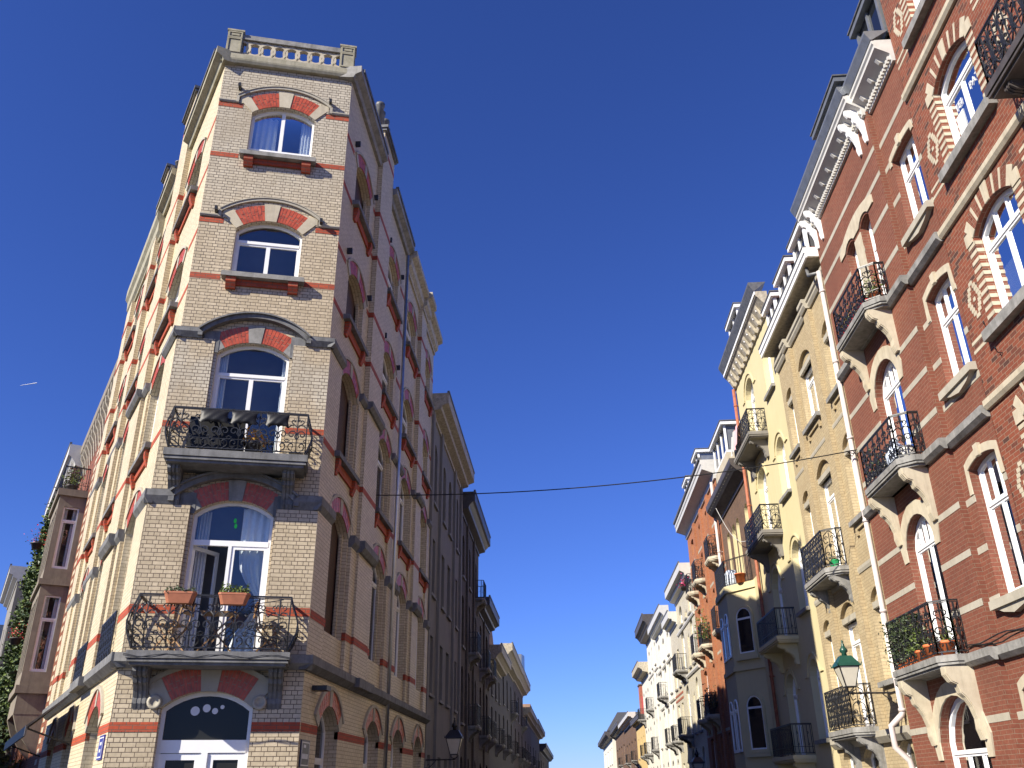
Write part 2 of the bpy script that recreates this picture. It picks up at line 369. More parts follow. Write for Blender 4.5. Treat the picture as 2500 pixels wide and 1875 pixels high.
def arc(x0, x1, zs, rise, n=10):
    """points of a segmental arch from (x0,zs) over to (x1,zs)"""
    if rise <= 1e-4: return [(x0, zs), (x1, zs)]
    a = (x1 - x0) / 2; r = (a * a + rise * rise) / (2 * rise); zc = zs + rise - r; xc = (x0 + x1) / 2
    t0 = math.atan2(zs - zc, -a); t1 = math.atan2(zs - zc, a)
    return [(xc + r * math.cos(t0 + (t1 - t0) * i / n), zc + r * math.sin(t0 + (t1 - t0) * i / n)) for i in range(n + 1)]
def arc_r(x0, x1, zs, rise, off, n=10):
    """the same arch moved off outwards along its radius"""
    if rise <= 1e-4: return [(x0, zs + off), (x1, zs + off)]
    a = (x1 - x0) / 2; r = (a * a + rise * rise) / (2 * rise); zc = zs + rise - r; xc = (x0 + x1) / 2
    t0 = math.atan2(zs - zc, -a); t1 = math.atan2(zs - zc, a); r += off
    return [(xc + r * math.cos(t0 + (t1 - t0) * i / n), zc + r * math.sin(t0 + (t1 - t0) * i / n)) for i in range(n + 1)]
def outline(x0, x1, z0, zs, rise, n=10): return [(x1, z0), (x0, z0)] + arc(x0, x1, zs, rise, n)
def inset(x0, x1, z0, zs, rise, w, n=10, wb=None):
    wb = w if wb is None else wb
    if rise <= 1e-4: return [(x1 - w, z0 + wb), (x0 + w, z0 + wb), (x0 + w, zs - w), (x1 - w, zs - w)]
    a = (x1 - x0) / 2; r = (a * a + rise * rise) / (2 * rise); zc = zs + rise - r
    r2 = r - w; a2 = a - w; zs2 = zc + math.sqrt(max(r2 * r2 - a2 * a2, 1e-6))
    return outline(x0 + w, x1 - w, z0 + wb, zs2, zc + r2 - zs2, n)

def wall_mb(mb, x0, x1, z0, z1, holes, y=0.0, depth=.22, mi=0, top=None, jmi=None):
    """front sheet with openings and their jambs. holes: (x0,x1,z0,zs,rise)"""
    poly = top or [(x0, z0), (x1, z0), (x1, z1), (x0, z1)]
    loops = [[Vector((a, b, 0)) for a, b in poly]]
    hs = [outline(*h) for h in holes]
    for h in hs: loops.append([Vector((a, b, 0)) for a, b in h])
    flat = [p for l in loops for p in l]
    t = tessellate_polygon(loops)
    mb.add([(p.x, y, p.y) for p in flat], [tuple(q) for q in t], mi)
    for h in hs:
        n = len(h); mb.add([(a, y, b) for a, b in h] + [(a, y + depth, b) for a, b in h], [(i, (i + 1) % n, n + (i + 1) % n, n + i) for i in range(n)], mi if jmi is None else jmi)

def body(H, fr, x0, x1, z1, depth=8.0, mat='greyd', inner=.85, z0=0.0):
    """the closed mass of a house behind its front"""
    mb = MB(); e = .006
    mb.box(x0 + e, x0 + .12, .03, depth, z0, z1); mb.box(x1 - .12, x1 - e, .03, depth, z0, z1)
    mb.box(x0 + .125, x1 - .125, depth - .1, depth, z0, z1); mb.box(x0 + .125, x1 - .125, .03, depth - .105, z1 - .12, z1 - .005)
    mb.build('party_wall', mat, fr, H)
    mb = MB(); mb.box(x0 + .13, x1 - .13, inner, inner + .1, z0, z1 - .13)
    mb.build('inner_wall', 'room', fr, H)

def window(H, fr, x0, x1, z0, zs, rise=0.0, y=.14, transom=None, leaves=2, fw=.06, top_bars=0, sill=None, glass='glass', frame='white',
           curtain=False, muntin=0, name='window', sillmat='blue', sl=.10, n=8, label=None):
    """one window: frame > pane, sill, curtain"""
    mb = MB(); o = outline(x0, x1, z0, zs, rise, n); i = inset(x0, x1, z0, zs, rise, fw, n)
    mb.ring(o, i, y, y + .07)
    zt = transom
    if zt: mb.box(x0 + fw, x1 - fw, y - .008, y + .066, zt - .035, zt + .035)
    ztop = (zt - .035) if zt else zs - (0 if rise else fw)
    if leaves:
        w = (x1 - x0 - 2 * fw) / leaves
        for k in range(leaves):
            a = x0 + fw + k * w; b = a + w
            if zt or not rise:
                mb.ring([(a, z0 + fw), (b, z0 + fw), (b, ztop), (a, ztop)], [(a + .042, z0 + fw + .05), (b - .042, z0 + fw + .05), (b - .042, ztop - .042), (a + .042, ztop - .042)], y + .012, y + .058)
            elif k: mb.box(a - .05, a + .05, y + .004, y + .062, z0 + fw, zs + rise * .93 - fw * .5)
            if muntin:
                for q in range(1, muntin + 1):
                    zz = z0 + fw + (ztop - z0 - fw) * q / (muntin + 1); mb.box(a + .04, b - .04, y + .02, y + .05, zz - .013, zz + .013)
    if zt and top_bars:
        for k in range(1, top_bars + 1):
            xx = x0 + fw + (x1 - x0 - 2 * fw) * k / (top_bars + 1)
            t = (2 * (xx - x0) / (x1 - x0) - 1); zz = zs + rise * (1 - t * t) - fw * .6
            mb.box(xx - .022, xx + .022, y + .005, y + .06, zt + .03, zz)
    W = mb.build(name, frame, fr, H)
    if label: W['label'] = label
    mb = MB(); p = inset(x0, x1, z0, zs, rise, fw * .6, n)
    t = tessellate_polygon([[Vector((a, b, 0)) for a, b in p]]); mb.add([(a, y + .036, b) for a, b in p], [tuple(q) for q in t])
    mb.build('pane', glass, fr, W)
    if sill:
        mb = MB(); d, h, ov = sill
        mb.prof([(-d, z0 - h), (-d, z0 - .02), (y + .02, z0 + .004), (y + .02, z0 - h)], x0 - ov, x1 + ov)
        mb.build('sill', sillmat, fr, W)
    if curtain:
        curtains(W, fr, x0, x1, z0, zs + rise * .6, y + .16)
    return W
def drape(mb, x0, x1, z0, z1, y, tie=None, n=26, pinch=.0, side=0):
    rows = 12; vs = []
    for r in range(rows + 1):
        v = r / rows; z = z1 + (z0 - z1) * v
        k = 1.0
        if tie: k = 1 - pinch * math.exp(-((z - tie) / .42) ** 2)
        for c in range(n + 1):
            u = c / n; xx = x0 + (x1 - x0) * (u * k if side < 0 else 1 - (1 - u) * k)
            vs.append((xx, y + .028 * math.sin(u * 26 + v * 1.5) * (.6 + .4 * k), z))
    mb.add(vs, [(r * (n + 1) + c, r * (n + 1) + c + 1, (r + 1) * (n + 1) + c + 1, (r + 1) * (n + 1) + c) for r in range(rows) for c in range(n)], 0, True)
def curtains(W, fr, x0, x1, z0, z1, y, wl=.33, wr=.33, tie=None, mat='curtain'):
    w = x1 - x0
    if wl:
        mb = MB(); drape(mb, x0 + .02, x0 + w * wl, z0, z1, y, tie, pinch=.72 if tie else 0, side=-1); mb.build('curtain', mat, fr, W)
    if wr:
        mb = MB(); drape(mb, x1 - w * wr, x1 - .02, z0, z1, y, tie, pinch=.72 if tie else 0, side=1); mb.build('curtain', mat, fr, W)

def voussoirs(H, fr, x0, x1, zs, rise, th, y0, n=7, key=.2, foot=.16, mats=('voussoir', 'lstone', 'mortar'), y1=None, name='window_arch', bulls=False):
    """ring of wedge bricks with stone key and feet"""
    mb = MB(); N = 40
    if y1 is None: y1 = (0.0 if y0 > -.045 else (-gp if y0 > -.15 else y0 + .015)) - .0012
    A = arc(x0, x1, zs, rise, N); B = arc_r(x0, x1, zs, rise, th, N)
    def pt(P, t):
        k = t * N; i = min(int(k), N - 1); f = k - i
        return (P[i][0] * (1 - f) + P[i + 1][0] * f, P[i][1] * (1 - f) + P[i + 1][1] * f)
    def wedge(t0, t1, r0, r1, ya, mi):
        m = max(2, int((t1 - t0) * 24)); a = []; b = []
        for q in range(m + 1):
            t = t0 + (t1 - t0) * q / m; p, o = pt(A, t), pt(B, t)
            a.append((p[0] + (o[0] - p[0]) * r0, p[1] + (o[1] - p[1]) * r0)); b.append((p[0] + (o[0] - p[0]) * r1, p[1] + (o[1] - p[1]) * r1))
        mb.strip(a, b, ya, y1, mi)
    L = (x1 - x0) * 1.08
    kf = foot / L; kk = key / L / 2
    wedge(0, kf, 0, 1.0, y0 - .006, 1); wedge(1 - kf, 1, 0, 1.0, y0 - .006, 1); wedge(.5 - kk, .5 + kk, -.04, 1.08, y0 - .012, 1)
    wedge(kf, .5 - kk, .01, .99, y0 + .006, 2); wedge(.5 + kk, 1 - kf, .01, .99, y0 + .006, 2)
    for (s0, s1) in ((kf, .5 - kk), (.5 + kk, 1 - kf)):
        st = (s1 - s0) / n
        for i in range(n):
            t0, t1 = s0 + i * st, s0 + (i + 1) * st; g = st * .07
            if i % 2: wedge(t0 + g, t1 - g, .0, .58, y0, 0); wedge(t0 + g, t1 - g, .62, 1.0, y0, 0)
            else: wedge(t0 + g, t1 - g, .0, .36, y0, 0); wedge(t0 + g, t1 - g, .40, 1.0, y0, 0)
    return mb.build(name, list(mats), fr, H)

def swirl(cx_, cz_, r, a0, a1, n=10, r1=.25):
    return [(cx_ + (r + (r * r1 - r) * i / n) * math.cos(a0 + (a1 - a0) * i / n), cz_ + (r + (r * r1 - r) * i / n) * math.sin(a0 + (a1 - a0) * i / n)) for i in range(n + 1)]
PI = math.pi
def motif_fleur(w, h):
    """list of (polyline in cell, radius)"""
    c = []; m = w / 2
    c.append(([(m, 0), (m, h * .93)], .010))
    for sgn in (1, -1):
        f = lambda pts: [(m + sgn * (x - m), z) for x, z in pts]
        c.append((f(swirl(m + w * .25, h * .14, w * .22, -PI / 2, PI * 1.4, 9)), .010))
        c.append((f([(m, h * .02), (m + w * .12, h * .0), (m + w * .25, h * .02)]), .010))
        c.append((f(swirl(m + w * .26, h * .42, w * .24, PI * .9, -PI * 1.1, 9)), .010))
        c.append((f([(m, h * .30), (m + w * .1, h * .36), (m + w * .04, h * .46)]), .012))
        c.append((f([(m + w * .5, h * .60), (m + w * .34, h * .68), (m + w * .16, h * .70), (m, h * .62)]), .011))
        c.append((f(swirl(m + w * .2, h * .80, w * .16, -PI * .5, PI * 1.2, 8)), .009))
        c.append((f([(m, h * .80), (m + w * .10, h * .86), (m + w * .16, h * .80)]), .011))
        c.append((f([(m + w * .5, h * .30), (m + w * .36, h * .27), (m + w * .5, h * .22)]), .009))
    c.append(([(m, h * .84), (m, h * 1.0)], .015))
    return c
def motif_scroll(w, h):
    c = []; m = w / 2
    for sgn in (1, -1):
        f = lambda pts: [(m + sgn * (x - m), z) for x, z in pts]
        c.append((f([(m + w * .06, h * .04), (m + w * .30, h * .14), (m + w * .42, h * .32), (m + w * .34, h * .50), (m + w * .12, h * .58), (m + w * .02, h * .50)]), .010))
        c.append((f([(m + w * .06, h * .97), (m + w * .32, h * .88), (m + w * .42, h * .74), (m + w * .30, h * .62), (m + w * .1, h * .66)]), .010))
        c.append((f(swirl(m + w * .22, h * .32, w * .15, 0, PI * 1.8, 8)), .009))
        c.append((f(swirl(m + w * .22, h * .78, w * .13, PI, -PI * .8, 8)), .009))
        c.append((f([(m + w * .5, 0), (m + w * .46, h * .5), (m + w * .5, h)]), .008))
        c.append((f(swirl(m + w * .44, h * .18, w * .08, 0, PI * 2, 6)), .010))
    c.append(([(m, 0), (m, h)], .009))
    c.append((swirl(m, h * .58, w * .06, 0, PI * 2, 6, 1), .011))
    return c
def motif_bars(w, h):
    c = []; k = max(2, int(w / .1))
    for i in range(k): c.append(([(w * (i + .5) / k, 0), (w * (i + .5) / k, h)], .009))
    c.append((swirl(w * .5, h * .3, w * .14, PI / 2, -PI, 7), .008)); c.append((swirl(w * .5, h * .72, w * .14, -PI / 2, PI, 7), .008))
    return c
def motif_plain(w, h):
    k = max(2, int(w / .1)); return [([(w * (i + .5) / k, 0), (w * (i + .5) / k, h)], .010) for i in range(k)]
MOT = {'fleur': motif_fleur, 'scroll': motif_scroll, 'bars': motif_bars, 'plain': motif_plain}
RAILK = 1.3
def railing_mb(path, z0, z1, motif='fleur', cell=.30, bulge=0.0, post=.016, rail=.02, flip=1, midrail=True):
    """wrought-iron railing along a plan polyline [(x,y)..]"""
    mb = MB(); h = z1 - z0
    def bl(t): return bulge * (math.sin(min(1, max(0, (t / h))) * PI) ** 1.3) * (1.25 - .5 * t / h) if bulge else 0
    for i in range(len(path) - 1):
        p, q = Vector(path[i]), Vector(path[i + 1]); d = q - p; L = d.length
        if L < .02: continue
        d /= L; nrm = Vector((d.y, -d.x)) * flip
        P3 = lambda s, t: (p.x + d.x * s + nrm.x * bl(t), p.y + d.y * s + nrm.y * bl(t), z0 + t)
        n = max(1, round(L / cell)); w = L / n; fn = MOT[motif](w, h * .94)
        for k in range(n):
            for pts, r in fn:
                pp = [P3(k * w + x, z + h * .03) for x, z in pts]
                if bulge and len(pts) == 2:
                    (xa, za), (xb, zb) = pts; pp = [P3(k * w + xa + (xb - xa) * j / 6, za + (zb - za) * j / 6 + h * .03) for j in range(7)]
                mb.tube(pp, r * RAILK, 4)
        for s in (0, L):
            mb.tube([P3(s, h * j / 6) for j in range(7)] if bulge else [P3(s, 0), P3(s, h)], post, 4)
        mb.tube([P3(0, h), P3(L, h)], rail, 4); mb.tube([P3(0, h * .03), P3(L, h * .03)], rail * .7, 4)
        if midrail: mb.tube([P3(0, h * .24), P3(L, h * .24)], rail * .45, 4); mb.tube([P3(0, h * .965), P3(L, h * .965)], rail * .5, 4)
    return mb
def bracket_mb(mb, x, w, zt, h, d, mi=0):
    """scrolled console under a balcony"""
    pts = [(0.01, zt), (-d, zt), (-d * 1.0, zt - h * .10), (-d * .86, zt - h * .20), (-d * .66, zt - h * .24), (-d * .60, zt - h * .36),
           (-d * .46, zt - h * .42), (-d * .30, zt - h * .55), (-d * .20, zt - h * .72), (-d * .22, zt - h * .86), (-d * .14, zt - h), (0.01, zt - h)]
    mb.prof(pts, x - w / 2, x + w / 2, mi)
    pts2 = [(y * 1.04 - .004 if y < 0 else y, z - .012 if z < zt else z) for y, z in pts]
    for k in (-.3, .0, .3): mb.prof(pts2, x + w * k - w * .09, x + w * k + w * .09, mi)
def balcony(H, fr, x0, x1, d, zt, th=.16, rail_h=.95, motif='fleur', cell=.30, cant=.16, brackets=(), bh=.7, bd=None, bw=.18, mat='bluel', rmat='iron', bulge=0.0, midrail=True, y0=0.0, bmat=None, two=True, name='balcony'):
    mb = MB(); c = min(cant, d * .8)
    if c > 0: plan = [(x0, y0), (x0, y0 - d + c), (x0 + c, y0 - d), (x1 - c, y0 - d), (x1, y0 - d + c), (x1, y0)]
    else: plan = [(x0, y0), (x0, y0 - d), (x1, y0 - d), (x1, y0)]
    ins = lambda k: [(min(max(x, x0 + k), x1 - k), y if abs(y - y0) < 1e-6 else y + k) for x, y in plan]
    if two:
        mb.plate(plan, zt - th * .55, zt); mb.plate(ins(.035), zt - th * .62, zt - th * .55); mb.plate(ins(.02), zt - th * .8, zt - th * .62); mb.plate(ins(.06), zt - th, zt - th * .8)
    else: mb.plate(plan, zt - th, zt)
    B = mb.build(name, mat, fr, H)
    rp = [(x, y) for x, y in ins(.06)]
    railing_mb(rp, zt + .03, zt + rail_h, motif, cell, bulge, midrail=midrail, flip=1).build('railing', rmat, fr, B)
    for bx in brackets:
        m2 = MB(); bracket_mb(m2, bx, bw, zt - th, bh, bd or d * .82); 
        if y0: m2.v = [(a, b + y0, c_) for a, b, c_ in m2.v]
        m2.build('bracket', bmat or mat, fr, B)
    return B
def cornice(H, fr, x0, x1, z, prof, mat, name='cornice', dent=None, parts=None, y0=0.0):
    """prof: list of (out, dz) from the wall foot outward and up; dent=(step,w,h,d,dz,matindex)"""
    mb = MB(); pts = [(.03, z)] + [(y0 - o, z + dz) for o, dz in prof] + [(.03, z + prof[-1][1])]
    mb.prof(pts, x0, x1, 0)
    mats = [mat] if isinstance(mat, str) else list(mat)
    if dent:
        st, w, h, d, dz = dent; k = x0 + st * .5
        while k < x1 - w * .5:
            mb.box(k - w / 2, k + w / 2, y0 - d, y0 + .02, z + dz - h, z + dz, len(mats) - 1); k += st
    return mb.build(name, mats, fr, H)
def pipe(H, fr, pts, r, mat, name='downpipe', n=10, clips=True):
    mb = MB(); mb.tube(pts, r, n, 0, True)
    if clips:
        (xa, ya, za), (xb, yb, zb) = pts[0], pts[1] if len(pts) == 2 else pts[-2]
        z = min(p[2] for p in pts) + 1.0; zt = max(p[2] for p in pts)
        while z < zt:
            # collar at height z
            for i in range(len(pts) - 1):
                a, b = pts[i], pts[i + 1]; lo, hi = min(a[2], b[2]), max(a[2], b[2])
                if lo <= z <= hi and hi - lo > 1.0:
                    f = (z - a[2]) / (b[2] - a[2]); x = a[0] + (b[0] - a[0]) * f; y = a[1] + (b[1] - a[1]) * f
                    mb.lathe([(r * 1.25, -.03), (r * 1.25, .03)], (x, y, z), n); mb.box(x - .012, x + .012, y, y + .16, z - .012, z + .012)
            z += 2.0
    return mb.build(name, mat, fr, H)
def leaves_mb(mb, fn, n, size, seed=1, mi=0, spread=.6):
    """n small folded leaves at points drawn by fn(rng)"""
    rg = random.Random(seed)
    for _ in range(n):
        p = Vector(fn(rg)); s = size * rg.uniform(.6, 1.4)
        d = Vector((rg.gauss(0, 1), rg.gauss(0, 1), rg.gauss(0, spread))).normalized(); e_ = d.orthogonal().normalized()
        e_ = Matrix.Rotation(rg.uniform(0, 6.28), 3, d) @ e_; k = d.cross(e_) * .25
        a = p - d * s * .5; b = p + d * s * .5; c1 = p + e_ * s * .32 + k * s; c2 = p - e_ * s * .32 + k * s
        mb.add([a, c1, b, c2], [(0, 1, 2), (0, 2, 3)], mi)

# ---------------------------------------------------------------- places
CL = (-7.53, 14.97); CW = 2.95
_d75 = (math.sin(R_(75)), math.cos(R_(75))); CR = (CL[0] + CW * _d75[0], CL[1] + CW * _d75[1])
FC = Frame(CL, 75)                  # chamfer: u 0..2.95
FE = Frame((CR[0], 0), 0)           # east face of the left row: u = world y
FW = Frame(CL, -34.4 + 180)         # west face: u = -s
FR = Frame((7.0, 0), 180)           # right row: u = -y
FG = Frame((0, 0), 90)              # plain world frame

# ground
mb = MB(); mb.add([(-9000, -9000, -.15), (9000, -9000, -.15), (9000, 9000, -.15), (-9000, 9000, -.15)], [(0, 1, 2, 3)])
tag(mb.build('ground', 'paving'), None, None, kind='structure')
mb = MB(); mb.add([(-2.9, -60, -.12), (5.2, -60, -.12), (5.2, 400, -.12), (-2.9, 400, -.12)], [(0, 1, 2, 3)])
tag(mb.build('road', 'asphalt'), None, None, kind='structure')
mb = MB(); mb.box(5.2, 7.0, -40, 400, -.146, 0)
tag(mb.build('pavement', 'paving'), None, None, kind='structure')
mb = MB(); mb.box(-4.69, -2.9, 15.7, 400, -.146, 0)
tag(mb.build('pavement', 'paving'), None, None, kind='structure')

# ---------------------------------------------------------------- the corner house
H = thing('corner_house', 'tall cream brick corner house with red bands and a narrow balconied cut corner', 'house', FC, 0, 0, 0)
WT = 17.25
P = lambda p: .77 * p
# chamfer wall
CH = [(.76, 2.18, 14.68, 15.88, .27), (.78, 2.18, 11.50, 12.66, .27), (.76, 2.18, 7.30, 9.66, .27), (.76, 2.20, 3.72, 6.33, .27)]
mb = MB(); wall_mb(mb, 0, CW, 3.66, WT, CH, 0, .2)
gp = .07
gh = [(.70, 2.20, 0, 2.93, .28)]
wall_mb(mb, -P(gp), CW + P(gp), 0, 3.66, gh, -gp, .3)
# thicker piers either side of the lower openings
for z0, z1, p in ((3.70, 6.45, .075), (6.72, 9.93, .045)):
    for a, b in ((-P(p), .70), (2.24, CW + P(p))): mb.box(a, b, -p, -.001, z0, z1)
mb.build('chamfer_wall', 'cream', FC, H)
# east wall of the corner house
EB = [(16.78, 18.32), (20.75, 22.32)]
EROW = [(14.37, 15.47), (11.27, 12.36), (8.03, 9.80), (4.45, 6.60)]
ERISE, ETH = .34, .30
def e_holes(bays): return [(a, b, z0, zs, ERISE) for a, b in bays for z0, zs in EROW]
def e_ground(bays): return [(a, b, .6, 2.70, .42) for a, b in bays]
mb = MB(); wall_mb(mb, CR[1], 23.4, 3.66, WT, e_holes(EB), 0, .24)
wall_mb(mb, CR[1] - P(gp), 23.4, 0, 3.66, e_ground(EB), -gp, .3)
for z0, z1, p in ((3.70, 6.45, .075), (6.72, 9.93, .045)):
    for a, b in ((CR[1] - P(p), 16.70), (18.40, 18.9), (20.30, 20.68), (22.40, 23.38)): mb.box(a, b, -p, -.001, z0, z1)
mb.build('east_wall', 'creamside', FE, H)
WB = [(-2.90, -1.2), (-6.75, -5.25)]
mb = MB(); wall_mb(mb, -8.0, 0, 3.66, WT, [(a, b, z0, zs, ERISE) for a, b in WB for z0, zs in EROW], 0, .24)
wall_mb(mb, -8.0, P(gp), 0, 3.66, e_ground(WB), -gp, .3)
for z0, z1, p in ((3.70, 6.45, .075), (6.72, 9.93, .045)):
    for a, b in ((-1.12, P(p)), (-3.40, -2.98), (-5.17, -4.9), (-7.2, -6.83)): mb.box(a, b, -p, -.001, z0, z1)
mb.build('west_wall', 'creamside', FW, H)
# pilasters that rise into chimneys
def chimney(H, fr, a, b, z0, ztop, pots, proj=.12, deep=.55, capside=.06, name='chimney', mat='creamside', potz=.75):
    mb = MB(); mb.box(a, b, -proj, deep, z0, ztop); o = mb.build(name, mat, fr, H)
    mb = MB(); mb.box(a - capside, b + capside, -proj - capside, deep + capside, ztop, ztop + .07); mb.box(a - capside - .04, b + capside + .04, -proj - capside - .04, deep + capside + .04, ztop + .075, ztop + .16)
    mb.build('chimney_cap', 'zincd', fr, o)
    mb = MB(); mb.box(a - .004, b + .004, -proj - .004, deep + .004, ztop - .55, ztop - .41); mb.build('brick_band', 'redband', fr, o)
    for k in range(pots):
        mb = MB(); x = a + (b - a) * (k + .5) / pots; h = potz * (1 - .0 * k)
        mb.lathe([(.12, 0), (.11, h * .9), (.135, h * .92), (.135, h)], (x, .1 + .05 * (k % 2), ztop + .16), 12); mb.build('chimney_pot', 'zincd', fr, o)
    return o
for fr, a, b, zt, pots in ((FE, 18.9, 20.3, 18.45, 4), (FW, -4.9, -3.45, 19.15, 2), (FW, -8.0, -7.25, 19.15, 2)):
    p = .13
    mb = MB(); mb.box(a, b, -p, -.001, 3.70, WT + .3); mb.build('pilaster', 'creamside', fr, H)
    chimney(H, fr, a, b, WT + .301, zt, pots, proj=p, potz=1.0 if fr is FE else .35)
# roof and core
def wpt(s, o=0):  # world point on the west side
    v = FW.m @ Vector((-s, -o, 0)); return (v.x, v.y)
core = [FC.m @ Vector((.35, .95, 0)), FC.m @ Vector((CW - .35, .95, 0)), Vector((CR[0] - .95, 23.2, 0)), FW.m @ Vector((-7.9, .95, 0))]
mb = MB(); mb.plate([(v.x, v.y) for v in core], 0, WT - .25); mb.build('inner_wall', 'room', None, H)
roof = [FC.m @ Vector((.03, .05, 0)), FC.m @ Vector((CW - .03, .05, 0)), Vector((CR[0] - .05, 23.39, 0)), FW.m @ Vector((-7.99, .05, 0))]
mb = MB(); mb.plate([(v.x, v.y) for v in roof], WT - .2, WT); 
mb.build('roof', 'zincd', None, H)
mb = MB(); w8 = FW.m @ Vector((-7.99, .05, 0)); mb.plate([(CR[0] - .05, 23.28), (CR[0] - .05, 23.39), (w8.x, w8.y), (w8.x + .08, w8.y - .08)], 0, WT - .21); mb.build('party_wall', 'grey', None, H)

# red bands
def band(H, fr, segs, mat='redband', y=-.005, name='brick_band', d=.012):
    mb = MB()
    for x0, x1, z0, z1, *yy in segs:
        y0 = yy[0] if yy else y; mb.box(x0, x1, y0, y0 + d, z0, z1)
    return split_build(mb, name, mat, fr, H)
e = .0045
band(H, FC, [(-.003, .54, 15.97, 16.10), (2.42, CW + .003, 15.97, 16.10), (-.003, .60, 14.53, 14.66), (2.30, CW + .003, 14.53, 14.66),
             (-.003, .50, 12.76, 12.89), (2.44, CW + .003, 12.76, 12.89), (-.003, .60, 11.35, 11.48), (2.30, CW + .003, 11.35, 11.48),
             (-P(.045) - .003, .70, 7.98, 8.11, -.05), (2.24, CW + P(.045) + .003, 7.98, 8.11, -.05),
             (-P(.075) - .003, .70, 4.48, 4.63, -.08), (2.24, CW + P(.075) + .003, 4.48, 4.63, -.08),
             (-P(gp) - .003, .70, 2.56, 2.71, -gp - .005), (2.20, CW + P(gp) + .003, 2.56, 2.71, -gp - .005)])
def side_bands(H, fr, x0, x1, bays, pil, corner=None):
    """bands on a long face, broken at openings and wrapped round pilasters"""
    segs = []
    for (zl, half, gap) in ((15.62, .07, .34), (14.23, .065, .22), (12.52, .07, .34), (11.14, .065, .22), (9.93, 0, 0), (7.92, .065, .22), (4.55, .075, .02)):
        if half == 0: continue
        cuts = sorted([(a - gap, b + gap) for a, b in bays] + [(a, b) for a, b in pil])
        x = x0
        low = -.005 if zl > 9.9 else (-.05 if zl > 6.6 else -.08)
        for a, b in cuts + [(x1, x1)]:
            if a > x + .02: segs.append((x, a, zl - half, zl + half, low))
            x = max(x, b)
        for a, b in pil: segs.append((a - .004, b + .004, zl - half, zl + half, -.135))
    x = x0
    for a, b in sorted(bays) + [(x1, x1)]:
        if a > x: segs.append((x, a, 2.56, 2.71, -gp - .005))
        x = b
    mb = MB()
    for a, b, z0, z1, y in segs: mb.box(a, b, y, .003, z0, z1)
    return split_build(mb, 'brick_band', 'redband', fr, H)
side_bands(H, FE, CR[1], 23.39, EB, [(18.9, 20.3)])
side_bands(H, FW, -8.0, 0, WB, [(-4.9, -3.45), (-8.0, -7.25)])

# string courses and hood mouldings on the chamfer
def hood(H, fr, x0, x1, z, h, a0, a1, zs, rise, w, proj, mat, name, y0=0.0, leg=None, ext=None):
    """string course that climbs over an arch: straight runs, shoulders and the arc"""
    mb = MB(); prof_ = [(y0 + .002, z), (y0 - proj * .55, z), (y0 - proj, z + h * .55), (y0 - proj, z + h), (y0 + .002, z + h)]
    e0, e1 = ext or (0, 0)
    mb.prof(prof_, x0 - e0, a0); mb.prof(prof_, a1, x1 + e1)
    lo, hi = arc(a0, a1, zs, rise, 20), arc_r(a0, a1, zs, rise, w, 20)
    mb.strip(lo, hi, y0 - proj, y0 + .002); mb.strip(arc_r(a0, a1, zs, rise, w, 20), arc_r(a0, a1, zs, rise, w * 1.35, 20), y0 - proj * 1.35, y0 + .002)
    if zs > z: mb.box(a0 - w, a0, y0 - proj * .98, y0 + .002, z + h * .2, zs + .02); mb.box(a1, a1 + w, y0 - proj * .98, y0 + .002, z + h * .2, zs + .02)
    return mb.build(name, mat, fr, H)
hood(H, FC, 0, CW, 16.11, .06, .44, 2.50, 16.28, .38, .06, .05, 'lstone', 'hood_mould')
hood(H, FC, 0, CW, 12.90, .06, .44, 2.50, 13.06, .38, .06, .05, 'lstone', 'hood_mould')
hood(H, FC, 0, CW, 9.92, .20, .45, 2.49, 10.02, .42, .09, .14, 'blue', 'string_course', ext=(P(.14), P(.14)))
hood(H, FC, 0, CW, 6.45, .26, .40, 2.54, 6.60, .40, .10, .15, 'blue', 'string_course', ext=(P(.15), P(.15)))
mb = MB()   # grey stone around the springers of the two middle arches
for z0, z1 in ((9.66, 10.02), (6.33, 6.60)):
    for a, b in ((.47, .78), (2.18, 2.47)): mb.box(a, b, -.035, -.0015, z0 - .02, z1 + .1)
split_build(mb, 'springer_stone', 'blue', FC, H)
mb = MB()
for z in (16.12, 12.91):
    for a, b in ((.47, .72), (2.22, 2.47)): mb.box(a, b, -.018, -.0015, z, z + .22)
split_build(mb, 'springer_stone', 'euville', FC, H)
mb = MB(); prf = lambda p, z, h: [(.002, z), (-p * .5, z), (-p, z + h * .4), (-p, z + h), (.002, z + h)]
mb.prof(prf(.24, 3.56, .24), -P(.24), CW + P(.24)); mb.build('string_course', 'bluel', FC, H)
for fr, x0, x1, bays, pil, c0, c1 in ((FE, CR[1], 23.39, EB, [(18.9, 20.3)], 1, 0), (FW, -8.0, 0, WB, [(-4.9, -3.45)], 0, 1)):
    mb = MB()
    mb.prof(prf(.24, 3.56, .24), x0 - P(.24) * c0, x1 + P(.24) * c1)
    for a, b in pil: mb.box(a - .05, b + .05, -.33, -.2, 3.60, 3.78)
    for z, h, p in ((9.92, .20, .14), (6.45, .26, .15)):
        cuts = sorted([(a - .08, b + .08) for a, b in bays]); x = x0 - P(p) * c0
        for a, b in cuts + [(x1 + P(p) * c1, 0)]:
            if a > x + .05: mb.prof(prf(p, z, h), x, a)
            x = b
        for a, b in pil: mb.prof([(q[0] - .12 if q[0] < 0 else q[0], q[1]) for q in prf(p, z, h)], a - .03, b + .03)
    split_build(mb, 'string_course', 'blue', fr, H)

